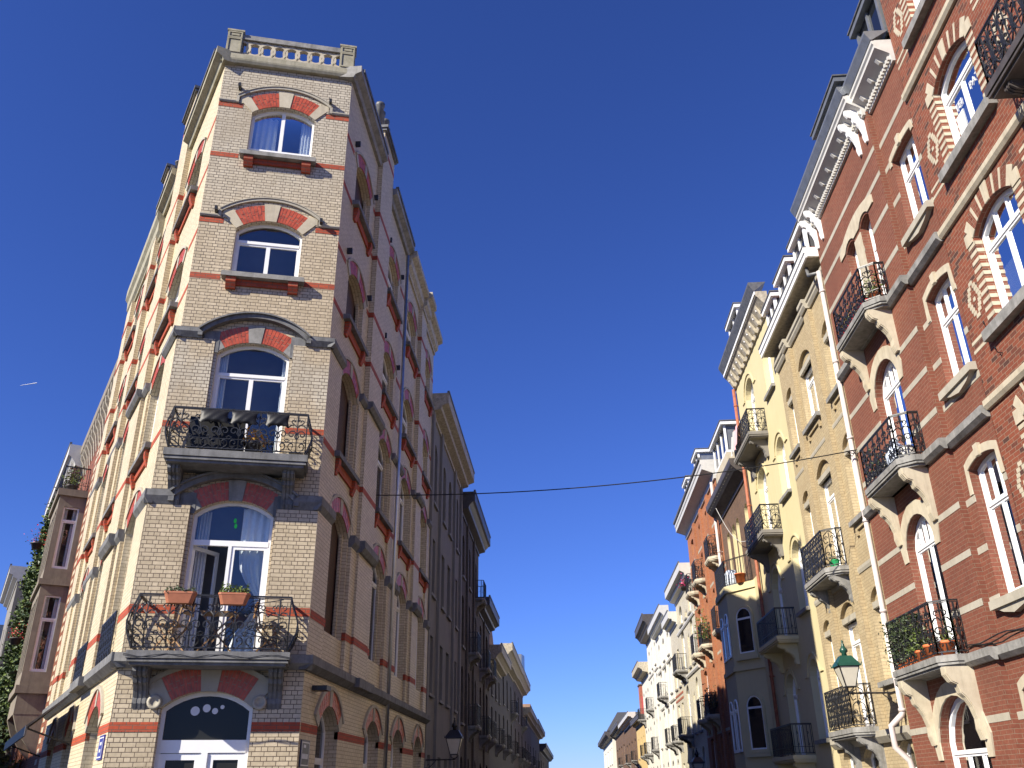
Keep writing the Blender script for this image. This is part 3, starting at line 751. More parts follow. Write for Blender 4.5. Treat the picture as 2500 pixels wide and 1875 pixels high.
# arches
for (x0, x1, z0, zs, rise), mats in zip(CH, (('voussoir', 'euville', 'mortar'),) * 2 + (('voussoir', 'bluel', 'mortar'),) * 2):
    voussoirs(H, FC, x0, x1, zs, rise, .40 if zs > 12 else .36, -.02, n=8, key=.24, foot=.17, mats=mats)
voussoirs(H, FC, .70, 2.20, 2.93, .28, .42, -gp - .03, n=10, key=.26, foot=.20, mats=('voussoir', 'lstone', 'mortar'))
mb = MB(); mb.strip(arc_r(.60, 2.30, 2.90, .33, .38, 20), arc_r(.60, 2.30, 2.90, .33, .46, 20), -gp - .07, -gp + .02)
for x in (.60, 2.30): 
    mb.lathe([(.12, 0), (.12, .05), (.08, .06), (.06, .03)], (0, 0, 0), 14)
    k = len(mb.v) - 56
    for i in range(k, len(mb.v)): vx, vy, vz = mb.v[i]; mb.v[i] = (x + vx, -gp - .02 - vz, 3.02 + vy)
mb.build('hood_mould', 'lstone', FC, H)
def side_arches(H, fr, bays, rows=EROW, ground=True):
    for a, b in bays:
        for z0, zs in rows: voussoirs(H, fr, a, b, zs, ERISE, ETH, -.02, n=5, key=.16, foot=.14, mats=('voussoir', 'lstone', 'mortar'))
        if ground: voussoirs(H, fr, a, b, 2.70, .42, .28, -gp - .02, n=6, key=.14, foot=.14, mats=('voussoir', 'lstone', 'mortar'))
        mb = MB()
        for z0, zs in rows: mb.strip(arc_r(a, b, zs, ERISE, ETH + .01, 14), arc_r(a, b, zs, ERISE, ETH + .07, 14), -.05, .002)
        if ground: mb.strip(arc_r(a, b, 2.70, .42, .29, 14), arc_r(a, b, 2.70, .42, .36, 14), -gp - .05, -gp + .002)
        split_build(mb, 'hood_mould', 'lstone', fr, H)
side_arches(H, FE, EB); side_arches(H, FW, WB)

# chamfer windows
for i, (x0, x1, z0, zs, rise) in enumerate(CH):
    if i == 0: w = window(H, FC, x0, x1, z0, zs, rise, .13, transom=z0 + .24, leaves=0, fw=.055, sill=(.19, .13, .12), sillmat='bluel')
    elif i == 1: w = window(H, FC, x0, x1, z0, zs, rise, .13, transom=12.42, fw=.055, sill=(.19, .13, .14), sillmat='bluel')
    elif i == 2: w = window(H, FC, x0, x1, z0, zs, rise, .13, transom=9.24, fw=.06)
    else: w = None
    if i == 0:
        mb = MB(); mb.box(1.42, 1.50, .125, .20, z0 + .24, zs + rise - .05); mb.box(1.20, 1.225, .14, .19, z0 + .04, z0 + .22); mb.box(1.72, 1.745, .14, .19, z0 + .04, z0 + .22)
        mb.build('mullion', 'white', FC, w); curtains(w, FC, x0, x1, z0 + .05, zs + .15, .32, .40, .22)
    if i == 2: curtains(w, FC, x0, x1, z0 + .05, zs + .15, .30, .14, .10)
# the first-floor window stands open: left leaf swung inside
x0, x1, z0, zs, rise = CH[3]
mb = MB(); mb.ring(outline(x0, x1, z0, zs, rise), inset(x0, x1, z0, zs, rise, .06), .13, .20)
mb.box(x0 + .05, x1 - .05, .122, .196, 5.76, 5.86); mb.box(1.44, 1.50, .12, .19, z0 + .05, 5.76)
a, b = 1.50, x1 - .06; mb.ring([(a, z0 + .06), (b, z0 + .06), (b, 5.76), (a, 5.76)], [(a + .06, z0 + .13), (b - .06, z0 + .13), (b - .06, 5.70), (a + .06, 5.70)], .135, .19)
w = mb.build('window', 'white', FC, H); w['label'] = 'open casement window with tied net curtains'
mb = MB(); p = inset(x0, x1, 5.80, zs, rise, .04); t = tessellate_polygon([[Vector((q, r, 0)) for q, r in p]]); mb.add([(q, .16, r) for q, r in p], [tuple(q) for q in t])
mb.add([(1.54, .16, z0 + .1), (x1 - .1, .16, z0 + .1), (x1 - .1, .16, 5.72), (1.54, .16, 5.72)], [(0, 1, 2, 3)]); mb.build('pane', 'glass', FC, w)
curtains(w, FC, x0, x1, z0 + .05, zs + .2, .62, .17, 0); curtains(w, FC, x0, x1, z0 + .05, zs + .2, .30, 0, .40, tie=4.75)
mb = MB()   # swung leaf, hinged at the left jamb
L = .66; an = R_(52)
for (s0, s1, q0, q1) in ((0, .06, 0, 1.98), (L - .06, L, 0, 1.98), (0, L, 0, .07), (0, L, 1.91, 1.98)):
    P4 = [(x0 + .06 + s * math.cos(an), .17 + s * math.sin(an), z0 + .06 + q) for s in (s0, s1) for q in (q0, q1)]
    off = Vector((-math.sin(an), math.cos(an), 0)) * .045
    vs = P4 + [tuple(Vector(q) + off) for q in P4]; mb.add(vs, [(0, 1, 3, 2), (4, 5, 7, 6), (0, 1, 5, 4), (2, 3, 7, 6), (0, 2, 6, 4), (1, 3, 7, 5)])
lf = mb.build('casement', 'white', FC, w)
for (cx1, cz1, r) in ((1.60, 6.20, .045), (1.63, 6.12, .04)):
    pass
mb = MB()
for k, (ox, oz) in enumerate(((0, .05), (.02, -.05))):
    mb.prism([(1.50 + ox + .028 * math.cos(q * PI / 4), 6.20 + oz + .05 * math.sin(q * PI / 4)) for q in range(8)], .148, .152)
mb.build('sticker', 'stickg', FC, w)
# street door with white stickers in the fanlight
x0, x1, z0, zs, rise = gh[0]
mb = MB(); yd = .12
mb.ring(outline(x0, x1, z0, zs, rise), inset(x0, x1, z0, zs, rise, .07), yd, yd + .08)
mb.box(x0 + .06, x1 - .06, yd - .01, yd + .07, 2.24, 2.44); mb.box(1.43, 1.53, yd - .02, yd + .07, 0, 2.24)
for a, b in ((x0 + .07, 1.43), (1.53, x1 - .07)): mb.ring([(a, .05), (b, .05), (b, 2.23), (a, 2.23)], [(a + .1, .9), (b - .1, .9), (b - .1, 2.13), (a + .1, 2.13)], yd + .01, yd + .06); mb.box(a + .1, b - .1, yd + .02, yd + .05, .1, .9)
D = mb.build('door', 'white', FC, H)
mb = MB(); p = inset(x0, x1, 2.40, zs, rise, .05); t = tessellate_polygon([[Vector((q, r, 0)) for q, r in p]]); mb.add([(q, yd + .04, r) for q, r in p], [tuple(q) for q in t])
for a, b in ((x0 + .14, 1.40), (1.56, x1 - .14)): mb.add([(a, yd + .04, .9), (b, yd + .04, .9), (b, yd + .04, 2.16), (a, yd + .04, 2.16)], [(0, 1, 2, 3)])
mb.build('pane', 'glassdoor', FC, D)
for cx1, cz1, r in ((1.235, 2.90, .075), (1.42, 2.945, .065), (1.56, 2.90, .05), (1.675, 2.965, .034)):
    mb = MB(); mb.prism([(cx1 + r * math.cos(q * PI / 10), cz1 + r * math.sin(q * PI / 10)) for q in range(20)], yd + .026, yd + .03); mb.build('sticker', 'stickw', FC, D)

# red corbels under the two upper sills
for zt in (14.55, 11.37):
    mb = MB(); mb.box(.76, 2.18, -.06, .002, zt - .14, zt - .002)
    for a, b in ((.74, .94), (2.0, 2.2)): mb.prof([(.002, zt - .004), (-.15, zt - .004), (-.15, zt - .10), (-.07, zt - .24), (.002, zt - .24)], a, b)
    split_build(mb, 'sill_corbel', 'redband', FC, H)
# side windows and blind recesses
def side_sill(H, fr, a, b, z0):
    mb = MB(); mb.prof([(-.16, z0 - .13), (-.16, z0 - .02), (.1, z0 + .004), (.1, z0 - .13)], a - .18, b + .18); o = mb.build('sill', 'blue', fr, H)
    mb = MB(); mb.box(a - .02, b + .02, -.045, -.001, z0 - .32, z0 - .132)
    for q in (a - .04, b - .12): mb.prof([(.0, z0 - .134), (-.12, z0 - .134), (-.12, z0 - .26), (-.05, z0 - .46), (.0, z0 - .46)], q, q + .16)
    mb.build('sill_corbel', 'redband', fr, H)
for k, (a, b) in enumerate(EB):
    for z0, zs in EROW:
        if z0 > 5: side_sill(H, FE, a, b, z0)
        if k == 0:
            mb = MB(); p = outline(a, b, z0, zs, ERISE); t = tessellate_polygon([[Vector((q, r, 0)) for q, r in p]]); mb.add([(q, .2, r) for q, r in p], [tuple(q) for q in t]); mb.build('blind_window', 'blind', FE, H)
        else: window(H, FE, a, b, z0, zs, ERISE, .16, transom=zs - .2, glass='glassd')
    window(H, FE, a, b, .6, 2.70, .42, .18, transom=2.18, leaves=1, glass='glassd')
for k, (a, b) in enumerate(WB):
    for z0, zs in EROW:
        if z0 > 5: side_sill(H, FW, a, b, z0)
        window(H, FW, a, b, z0, zs, ERISE, .16, transom=zs - .2, glass='glassd')
    window(H, FW, a, b, .6, 2.70, .42, .18, transom=2.18, leaves=1, glass='glassd')
    B = railing_mb([(a - .05, -.12), (b + .05, -.12)], 3.86, 4.70, 'scroll', .3).build('window_guard', 'iron', FW, H)
# inner brick rebates next to the east windows
mb = MB()
for a, b in EB:
    for z0, zs in EROW: mb.box(b - .10, b - .001, .10, .16, z0, zs + .1)
split_build(mb, 'rebate', 'creamside', FE, H)

# balconies of the corner
bal2 = balcony(H, FC, .20, 2.75, .72, 7.32, .24, .83, 'fleur', .36, cant=.0, brackets=(.38, 2.42), bh=.62, bd=.5, bw=.22, mat='blue', bulge=.10)
bal1 = balcony(H, FC, .16, 2.76, .80, 3.76, .22, .92, 'fleur', .38, cant=.0, brackets=(.36, 2.54), bh=.62, bd=.5, bw=.24, mat='blue', bulge=.14)

# cornice and pierced balustrade on top of the chamfer
mb = MB(); cp = .14
mb.prof([(.02, WT), (-.10, WT), (-.13, WT + .06), (-cp, WT + .10), (-cp, WT + .24), (.3, WT + .24), (.3, WT)], -P(cp), CW + P(cp)); cb = mb.build('cornice', 'concrete', FC, H)
mb = MB(); zb = WT + .241
for a, b in ((-.03, .33), (CW - .33, CW + .03)):
    mb.box(a, b, -.13, .16, zb, zb + .70); mb.box(a - .02, b + .02, -.15, .19, zb + .701, zb + .75)
    for fx0, fx1, fz0, fz1 in ((a + .05, b - .05, zb + .07, zb + .45), (a + .05, b - .05, zb + .52, zb + .65)):
        mb.ring([(fx0 - .03, fz0 - .03), (fx1 + .03, fz0 - .03), (fx1 + .03, fz1 + .03), (fx0 - .03, fz1 + .03)], [(fx0, fz0), (fx1, fz0), (fx1, fz1), (fx0, fz1)], -.15, -.129)
    mb.box(a + .09, b - .09, -.145, -.129, zb + .56, zb + .62)
bal = mb.build('balustrade', 'concrete', FC, H)
mb = MB(); mb.prof([(-.12, zb + .50), (-.12, zb + .55), (-.08, zb + .58), (-.08, zb + .68), (.10, zb + .68), (.10, zb + .50)], .331, CW - .331); mb.build('top_rail', 'bluel', FC, bal)
mb = MB(); mb.box(.331, CW - .331, -.10, .08, zb, zb + .05)
nr = 8; L = (CW - .66) / nr
for k in range(nr + 1):
    c0 = .33 + k * L
    ro, ri = .205, .150
    A = [(c0 + ro * math.cos(q * PI / 12), zb + .265 + 1.1 * ro * math.sin(q * PI / 12)) for q in range(24)]; B_ = [(c0 + ri * math.cos(q * PI / 12), zb + .265 + 1.1 * ri * math.sin(q * PI / 12)) for q in range(24)]
    A = [(min(max(x, .335), CW - .335), z) for x, z in A]; B_ = [(min(max(x, .335), CW - .335), z) for x, z in B_]
    mb.ring(A, B_, -.075 + .004 * (k % 2), .03 + .004 * (k % 2))
    if k < nr: mb.box(c0 + L / 2 - .05, c0 + L / 2 + .05, -.06, .02, zb + .42, zb + .499)
mb.build('ring_tracery', 'euville', FC, bal)
mb = MB()
for k in range(nr):
    c0 = .33 + (k + .5) * L; mb.lathe([(.015, -.05), (.05, -.03), (.055, 0), (.05, .03), (.015, .05)], (c0, -.03, zb + .14), 10)
split_build(mb, 'stone_ball', 'concrete', FC, bal)
# side cornices
for fr, x0, x1, c0, c1 in ((FE, CR[1], 18.88, 1, 0), (FE, 20.32, 23.38, 0, 0), (FW, -3.43, 0, 0, 1), (FW, -7.23, -4.92, 0, 0)):
    mb = MB(); mb.prof([(.02, WT - .04), (-.08, WT - .04), (-.12, WT + .05), (-.26, WT + .12), (-.26, WT + .30), (.3, WT + .30), (.3, WT)], x0 - P(.22) * c0, x1 + P(.22) * c1)
    mb.build('cornice', 'bluel' if fr is FE else 'concrete', fr, H)
    mb = MB(); mb.box(x0 + .05, x1 - .05, -.29, -.20, WT + .301, WT + .40); mb.build('gutter', 'zincd', fr, H)
# iron wall ties
mb = MB()
for u, z in ((.42, 16.55), (2.50, 16.42), (.33, 13.05), (2.55, 13.0)): mb.box(u - .03, u + .03, -.16, .001, z - .05, z + .05)
split_build(mb, 'wall_anchor', 'iron', FC, H)
mb = MB()
for y in (16.5, 18.62, 20.6, 22.6):
    for z in (15.95, 12.85): mb.box(y - .03, y + .03, -.12, .001, z - .07, z + .07)
split_build(mb, 'wall_anchor', 'iron', FE, H)
pipe(H, FE, [(22.85, -.15, 16.9), (22.85, -.15, 0)], .048, 'galv', clips=False)
mb = MB(); mb.box(2.86, 3.1, -.16, -.09, 3.16, 3.24) if False else mb.box(16.2, 16.5, -.35, -.08, 3.28, 3.36); mb.build('wall_light', 'iron', FE, H)

# ---------------------------------------------------------------- row houses in general
def row_house(name, label, fr, x0, x1, ztop, mat, cols, rows, rise=0.0, frame='white', glass='glassd', proj=.0, sillmat='bluel', cor=None, cormat='wood', dent=None, dentmat=None, bands=(), bandmat='bluel',
              balcs=(), bmot='plain', pil=(), depth=8.0, arch=None, cat='house', trans=.74, leaves=2, hdepth=.2, bodymat='greyd', strips=None, group=None, bal_d=.55, arch_mats=('voussoir', 'lstone', 'mortar'), open_top=None, ydepth=None, muntin=0, lintel=None):
    H = thing(name, label, cat, fr, (x0 + x1) / 2, 0, 0, group)
    holes = [(a, b, z0, zs, rise if not isinstance(rise, (list, tuple)) else rise[i]) for a, b in cols for i, (z0, zs) in enumerate(rows)]
    mb = MB(); wall_mb(mb, x0 + .003, x1 - .003, 0, ztop, holes, -proj, hdepth)
    for a, b in pil: mb.box(a, b, -proj - .10, -proj - .001, 0, ztop - .02)
    if proj: mb.box(x0 + .003, x0 + .05, -proj + .001, .05, 0, ztop); mb.box(x1 - .05, x1 - .003, -proj + .001, .05, 0, ztop)
    mb.build('wall', mat, fr, H)
    body(H, fr, x0, x1, ztop, depth, bodymat)
    bset = set(balcs)
    for ci, (a, b) in enumerate(cols):
        for ri, (z0, zs) in enumerate(rows):
            r = rise if not isinstance(rise, (list, tuple)) else rise[ri]
            isb = (ci, ri) in bset
            window(H, fr, a, b, z0, zs, r, -proj + .11, transom=z0 + (zs - z0) * trans, leaves=leaves, glass=glass, frame=frame,
                   sill=None if isb else (.09 + proj, .11, .08), sillmat=sillmat, n=6, fw=.055, muntin=muntin)
            if arch: voussoirs(H, fr, a, b, zs, max(r, .02), arch, -proj - .015, n=4, key=.14, foot=.10, mats=arch_mats, y1=-proj - .001) if r else None
            if lintel:
                mb = MB(); mb.box(a - .12, b + .12, -proj - .03, -proj + .01, zs + .004, zs + .004 + lintel); mb.build('lintel', sillmat, fr, H)
            if isb:
                c = (a + b) / 2; w = (b - a) / 2 + .32
                balcony(H, fr, c - w, c + w, bal_d, z0 - .02, .15, .92, bmot, .34, cant=.12, brackets=(c - w + .22, c + w - .22), bh=.5, bw=.15, mat=sillmat, midrail=False, y0=-proj)
    for z, h, p in bands:
        mb = MB(); mb.prof([(.002 - proj, z), (-p * .6 - proj, z), (-p - proj, z + h * .5), (-p - proj, z + h), (.002 - proj, z + h)], x0 + .004, x1 - .004); mb.build('string_course', bandmat, fr, H)
    if cor:
        ov, h = cor
        cornice(H, fr, x0 - .01, x1 + .01, ztop - .30, [(.06, 0), (.06, .14), (ov * .55, .22), (ov * .6, .34), (ov * .85, h * .72), (ov, h * .78), (ov, h + .30)], cormat if not dentmat else [cormat, dentmat], dent=dent, y0=-proj)
        mb = MB(); mb.box(x0, x1, -proj - ov - .03, -proj - ov + .06, ztop + h + .002, ztop + h + .09); mb.build('gutter', 'zincd', fr, H)
    return H

# ---------------------------------------------------------------- left row, right-hand street
E2 = thing('brick_house', 'cream brick house with red bands behind the steel downpipe, like the corner house', 'house', FE, 26.5, 0, 0)
bays2 = [(23.95, 25.55), (27.3, 28.8)]
mb = MB(); wall_mb(mb, 23.403, 29.5, 3.66, 17.1, e_holes(bays2), 0, .24); wall_mb(mb, 23.403, 29.5, 0, 3.66, e_ground(bays2), -gp, .3)
for z0, z1, p in ((3.70, 6.45, .075), (6.72, 9.93, .045)):
    for a, b in ((23.41, 23.88), (25.62, 26.0), (26.95, 27.24), (28.86, 29.48)): mb.box(a, b, -p, -.001, z0, z1)
mb.box(26.0, 26.95, -.13, -.001, 3.70, 17.0); mb.build('wall', 'creamside', FE, E2)
body(E2, FE, 23.4, 29.5, 17.1, mat='grey')
side_bands(E2, FE, 23.41, 29.49, bays2, [(26.0, 26.95)])
side_arches(E2, FE, bays2)
mb = MB(); mb.prof(prf(.24, 3.56, .24), 23.41, 29.49)
for z, h, p in ((9.92, .20, .14), (6.45, .26, .15)):
    for a, b in ((23.42, 23.87), (25.64, 25.99), (26.96, 27.22), (28.88, 29.48)): mb.prof(prf(p, z, h), a, b)
    mb.prof([(q[0] - .12 if q[0] < 0 else q[0], q[1]) for q in prf(p, z, h)], 25.97, 26.98)
split_build(mb, 'string_course', 'blue', FE, E2)
for k, (a, b) in enumerate(bays2):
    for z0, zs in EROW:
        if z0 > 5: side_sill(E2, FE, a, b, z0)
        window(E2, FE, a, b, z0, zs, ERISE, .16, transom=zs - .2, glass='glassd')
    window(E2, FE, a, b, .6, 2.70, .42, .18, transom=2.18, leaves=1, glass='glassd')
cornice(E2, FE, 23.42, 26.0, 16.75, [(.06, 0), (.06, .12), (.16, .2), (.18, .42), (.34, .50), (.34, .70)], 'wood')
cornice(E2, FE, 26.001, 27.0, 16.75, [(.18, 0), (.18, .12), (.28, .2), (.30, .42), (.46, .50), (.46, .70)], 'wood')
cornice(E2, FE, 27.001, 29.5, 16.75, [(.06, 0), (.06, .12), (.16, .2), (.18, .42), (.34, .50), (.34, .70)], 'wood')

row_house('rendered_house', 'plain grey rendered house with round-headed top windows left of the cable', FE, 29.5, 38.8, 14.6, 'grey',
          [(30.2, 31.2), (32.8, 33.7), (34.6, 35.5), (37.0, 37.9)], [(.8, 2.7), (4.6, 6.5), (7.9, 9.9), (11.2, 13.1)], rise=[0, 0, 0, .42], frame='woodd', cor=(.62, .55), cormat='wood', dent=(.34, .14, .14, .40, .48), dentmat='wood',
          pil=[(29.52, 29.9), (31.8, 32.2), (36.1, 36.45), (38.35, 38.78)], bodymat='greyd')
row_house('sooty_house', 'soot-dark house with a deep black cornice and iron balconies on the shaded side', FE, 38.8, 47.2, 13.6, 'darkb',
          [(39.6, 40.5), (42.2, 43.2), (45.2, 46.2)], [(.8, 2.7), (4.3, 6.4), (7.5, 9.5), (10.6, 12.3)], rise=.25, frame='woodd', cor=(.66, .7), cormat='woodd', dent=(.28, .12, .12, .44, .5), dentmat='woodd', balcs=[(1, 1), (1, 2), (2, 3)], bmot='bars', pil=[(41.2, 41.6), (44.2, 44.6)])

# ---------------------------------------------------------------- right row: the two red brick houses
def stone_head(H, fr, x0, x1, zs, rise, w, drop, y=-.02, mat='euville', n=10, key=None):
    mb = MB(); A = [(x0, zs - drop)] + arc(x0, x1, zs, rise, n) + [(x1, zs - drop)]
    B = [(x0 - w * .75, zs - drop)] + arc_r(x0 - w * .25, x1 + w * .25, zs, rise + w * .1, w * .85, n) + [(x1 + w * .75, zs - drop)]
    wy = (0 if y > -.1 else -PB) - .0015
    mb.strip(A, B, y, wy)
    if key: c = (x0 + x1) / 2; mb.prism([(c - key * .35, zs + rise - .02), (c + key * .35, zs + rise - .02), (c + key * .5, zs + rise + w * 1.25), (c - key * .5, zs + rise + w * 1.25)], y - .04, wy)
    return mb.build('stone_head', mat, fr, H)
def wall_bands(mb, segs, mi, y=-.006):
    for a, b, z0, z1 in segs: mb.box(a - .003, b + .003, y, y + .012, z0, z1, mi)
def broken(x0, x1, z0, z1, holes):
    """runs of a band between the openings it meets"""
    cuts = sorted((h[0], h[1]) for h in holes if h[2] < z1 and h[3] + h[4] > z0); x = x0; out = []
    for a, b in cuts + [(x1, x1)]:
        if a > x + .02: out.append((x, a, z0, z1))
        x = max(x, b)
    return out
R0 = thing('brick_house', 'red brick house patterned with pale bands, diamonds and toothed window edges', 'house', FR, -9, 0, 0)
C0 = [(-12.52, -11.14), (-9.3, -8.05), (-6.4, -5.15)]
RW0 = [(14.55, 16.05, .24), (11.38, 12.90, .24), (8.22, 9.82, .24), (4.85, 6.62, .24), (.7, 3.0, .3)]
hol = [(a, b, z0, zs, r) for a, b in C0 for z0, zs, r in RW0]
mb = MB(); wall_mb(mb, -13.447, -4.0, 0, 18.5, hol, 0, .24)
sg = []
for z in (14.42, 14.58, 11.26, 11.42, 8.10, 8.26, 4.75, 4.9): sg += broken(-13.44, -4.0, z, z + .055, hol)
for z in (16.15, 16.3, 13.0, 13.16, 9.93, 10.08, 6.72, 6.86):
    x = -13.44
    for a, b in C0:
        if a - .5 > x and x > -13: sg.append((x, a - .5, z, z + .055))
        x = b + .42
    sg.append((x, -4.0, z, z + .055))
for a, b in C0:                                              # toothed jambs
    for z0, zs, r in RW0[:4]:
        k = 0; z = z0 + .02
        while z < zs - .03:
            ln = .24 if k % 2 == 0 else .24
            sg.append((a - ln, a + .004, z, z + .068)); sg.append((b - .004, b + ln, z, z + .068)); z += .145; k += 1
for Y in (13.0, 10.25, 7.2):                                 # diamonds of pale headers
    for zc in (15.25, 12.09, 8.92, 5.72):
        for k in range(-4, 5):
            w = .05 + .035 * (4 - abs(k)); zz = zc + k * .075
            if abs(k) == 4: sg.append((-Y - .06, -Y + .06, zz - .034, zz + .034))
            else: sg.append((-Y - w - .05, -Y - w + .05, zz - .034, zz + .034)); sg.append((-Y + w - .05, -Y + w + .05, zz - .034, zz + .034))
        sg.append((-Y - .035, -Y + .035, zc - .034, zc + .034))
wall_bands(mb, sg, 1); 
for a, b in C0:                                              # toothing turns into the jamb
    for z0, zs, r in RW0[:4]:
        z = z0 + .02
        while z < zs - .03: mb.box(a - .004, a + .0045, -.006, .12, z, z + .068, 1); mb.box(b - .0045, b + .004, -.006, .12, z, z + .068, 1); z += .145
mb.build('wall', ['red', 'euville'], FR, R0)
body(R0, FR, -13.45, -4.0, 18.5, mat='greyd')
for z in (16.78, 13.62, 10.42, 7.10, 3.42):
    mb = MB(); mb.prof([(.002, z), (-.05, z), (-.09, z + .06), (-.09, z + .15), (-.03, z + .18), (.002, z + .18)], -13.44, -4.0); mb.build('string_course', 'euville', FR, R0)
for a, b in C0:
    for i, (z0, zs, r) in enumerate(RW0):
        voussoirs(R0, FR, a, b, zs, r, .32, -.012, n=9, key=.15, foot=.14, mats=('red1', 'euville', 'mortar'))
        mb = MB()                                            # every third voussoir is stone
        A, B = arc(a, b, zs, r, 30), arc_r(a, b, zs, r, .33, 30)
        for k in (6, 10, 19, 23): mb.strip(A[k:k + 2], B[k:k + 2], -.017, -.001)
        mb.box(a - .26, a - .03, -.022, .003, zs - .06, zs + .16); mb.box(b + .03, b + .26, -.022, .003, zs - .06, zs + .16)
        split_build(mb, 'arch_stone', 'euville', FR, R0)
        w = window(R0, FR, a, b, z0, zs, r, .13, transom=z0 + (zs + r - z0) * .70, top_bars=2 if i >= 2 else 0, fw=.075, sill=(.14, .20, .30) if i < 4 else None, sillmat='bluel')
        if i in (1, 2):
            mb = MB(); mb.box(a + .05, a + .42, .30, .31, z0 + .05, z0 + .95); mb.build('blind', 'curtain', FR, w)
# lettering stuck on two panes of the third-floor window
def letters(txt, H, fr, x, z, y, size, mat, name='lettering', depth=.002, rot=0.0):
    cu = bpy.data.curves.new(name, 'FONT'); cu.body = txt; cu.size = size; cu.extrude = depth; cu.align_x = 'CENTER'
    tmp = bpy.data.objects.new('tmp', cu); COL.objects.link(tmp); dg = bpy.context.evaluated_depsgraph_get(); me = bpy.data.meshes.new_from_object(tmp.evaluated_get(dg))
    mb = MB(); ca, sa = math.cos(rot), math.sin(rot)
    mb.add([(x + v.co.x * ca - v.co.y * sa, y + v.co.z, z + v.co.x * sa + v.co.y * ca) for v in me.vertices], [tuple(p.vertices) for p in me.polygons])
    bpy.data.objects.remove(tmp); bpy.data.meshes.remove(me); bpy.data.curves.remove(cu)
    return mb.build(name, mat, fr, H)
letters('TEI', R0, FR, -12.12, 12.22, .155, .20, 'signwhite'); letters('PAT', R0, FR, -11.50, 12.22, .155, .20, 'signwhite')
mb = MB(); mb.box(-12.3, -12.04, .155, .158, 11.75, 12.15); mb.build('paper_sheet', 'signwhite', FR, R0)
balcony(R0, FR, -9.95, -6.9, .72, 10.62, .22, .86, 'scroll', .30, cant=0, brackets=(-9.6, -7.3), bh=.6, mat='woodd')
# hooks
mb = MB()
for Y, z in ((12.75, 8.25), (12.62, 7.72)): mb.tube([(-Y, 0, z), (-Y, -.08, z + .02), (-Y + .04, -.11, z + .07), (-Y + .01, -.10, z + .11), (-Y - .03, -.08, z + .08)], .009, 5)
split_build(mb, 'iron_hook', 'iron', FR, R0)

R1 = thing('brick_house', 'red brick house with grey stone bands and three canted iron balconies above one another', 'house', FR, -16.4, 0, 0)
PB = .13
h1a = [(-14.64, -13.58, 11.33, 13.12, .05), (-14.64, -13.58, 8.02, 9.84, .09), (-14.64, -13.58, 4.30, 6.48, .10), (-14.64, -13.58, .8, 2.9, .12)]
h1b = [(-17.58, -16.98, 10.62, 12.82, .12), (-16.54, -15.96, 10.62, 12.82, .12), (-17.65, -16.25, 7.20, 9.20, .52), (-17.65, -16.25, 3.60, 5.86, .52), (-17.95, -16.0, .2, 2.3, .75)]
mb = MB(); wall_mb(mb, -15.0, -13.455, 0, 14.8, h1a, 0, .2); wall_mb(mb, -19.397, -15.0, 0, 14.8, h1b, -PB, .24)
mb.box(-15.05, -15.0, -PB + .001, .02, 0, 14.8); mb.box(-19.397, -19.35, -PB + .001, .02, 0, 14.8)
zb_ = (13.75, 13.1, 12.25, 11.24, 9.40, 8.55, 7.72, 5.93, 5.10, 4.27, 2.50, 1.70)
sg = []
for z in zb_: sg += [(a, b, z, z + .115) for a, b, _, _ in broken(-15.0, -13.457, z, z + .115, h1a)]
wall_bands(mb, sg, 1)
for z in zb_:
    for a, b, z0, z1 in broken(-19.39, -14.996, z, z + .115, h1b): mb.box(a - .003, b + .003, -PB - .006, -PB + .006, z0, z1, 1)
mb.build('wall', ['red1', 'lstone'], FR, R1)
body(R1, FR, -19.4, -13.45, 14.8, mat='greyd')
for z, h in ((10.40, .20), (7.0, .20), (3.40, .20)):
    mb = MB(); mb.prof([(.002, z), (-.06, z), (-.13, z + .07), (-.13, z + h), (.002, z + h)], -14.99, -13.46); mb.prof([(-PB, z), (-PB - .06, z), (-PB - .13, z + .07), (-PB - .13, z + h), (-PB, z + h)], -19.39, -14.90)
    split_build(mb, 'string_course', 'bluel', FR, R1)
for a, b, z0, zs, r in h1a:
    stone_head(R1, FR, a, b, zs, r, .15, .42 if zs < 12 else .10, -.022, key=.16)
    w = window(R1, FR, a, b, z0, zs, r, .15, transom=z0 + (zs - z0) * .70, top_bars=2, fw=.07, sill=None)
    mb = MB(); mb.prof([(-.13, z0 - .16), (-.13, z0 - .02), (.12, z0 + .004), (.12, z0 - .16)], a - .16, b + .10); mb.prism([(a - .02, z0 - .161), (b - .02, z0 - .161), (b - .2, z0 - .24), ((a + b) / 2, z0 - .30), (a + .2, z0 - .24)], -.09, .002); mb.build('sill', 'lstone', FR, w)
    mb = MB(); drape(mb, b - .34, b - .08, z0 + .08, zs - .1, .30, n=14); mb.build('curtain', 'curtain', FR, w)
for k, (a, b, z0, zs, r) in enumerate(h1b):
    if k < 2: w = window(R1, FR, a, b, z0, zs, r, -PB + .18, transom=12.2, leaves=1, fw=.06, top_bars=1)
    elif k < 4:
        w = window(R1, FR, a, b, z0, zs, r, -PB + .16, transom=zs - .04, leaves=2, fw=.085, top_bars=4)
        stone_head(R1, FR, a, b, zs, r, .28, .25, -PB - .02)
        mb = MB(); drape(mb, a + .72, a + 1.1, z0 + .1, zs - .1, -PB + .34, n=14); mb.build('curtain', 'curtain', FR, w)
    else:
        w = window(R1, FR, a, b, z0, zs, r, -PB + .16, transom=2.12, leaves=3, fw=.08); stone_head(R1, FR, a, b, zs, r, .26, .3, -PB - .03)
mb = MB(); mb.box(-16.97, -16.55, -PB - .02, .1, 10.62, 12.75); mb.build('stone_column', 'euville', FR, R1)
mb = MB()   # heads of the twin window: one stone lintel rising to the middle
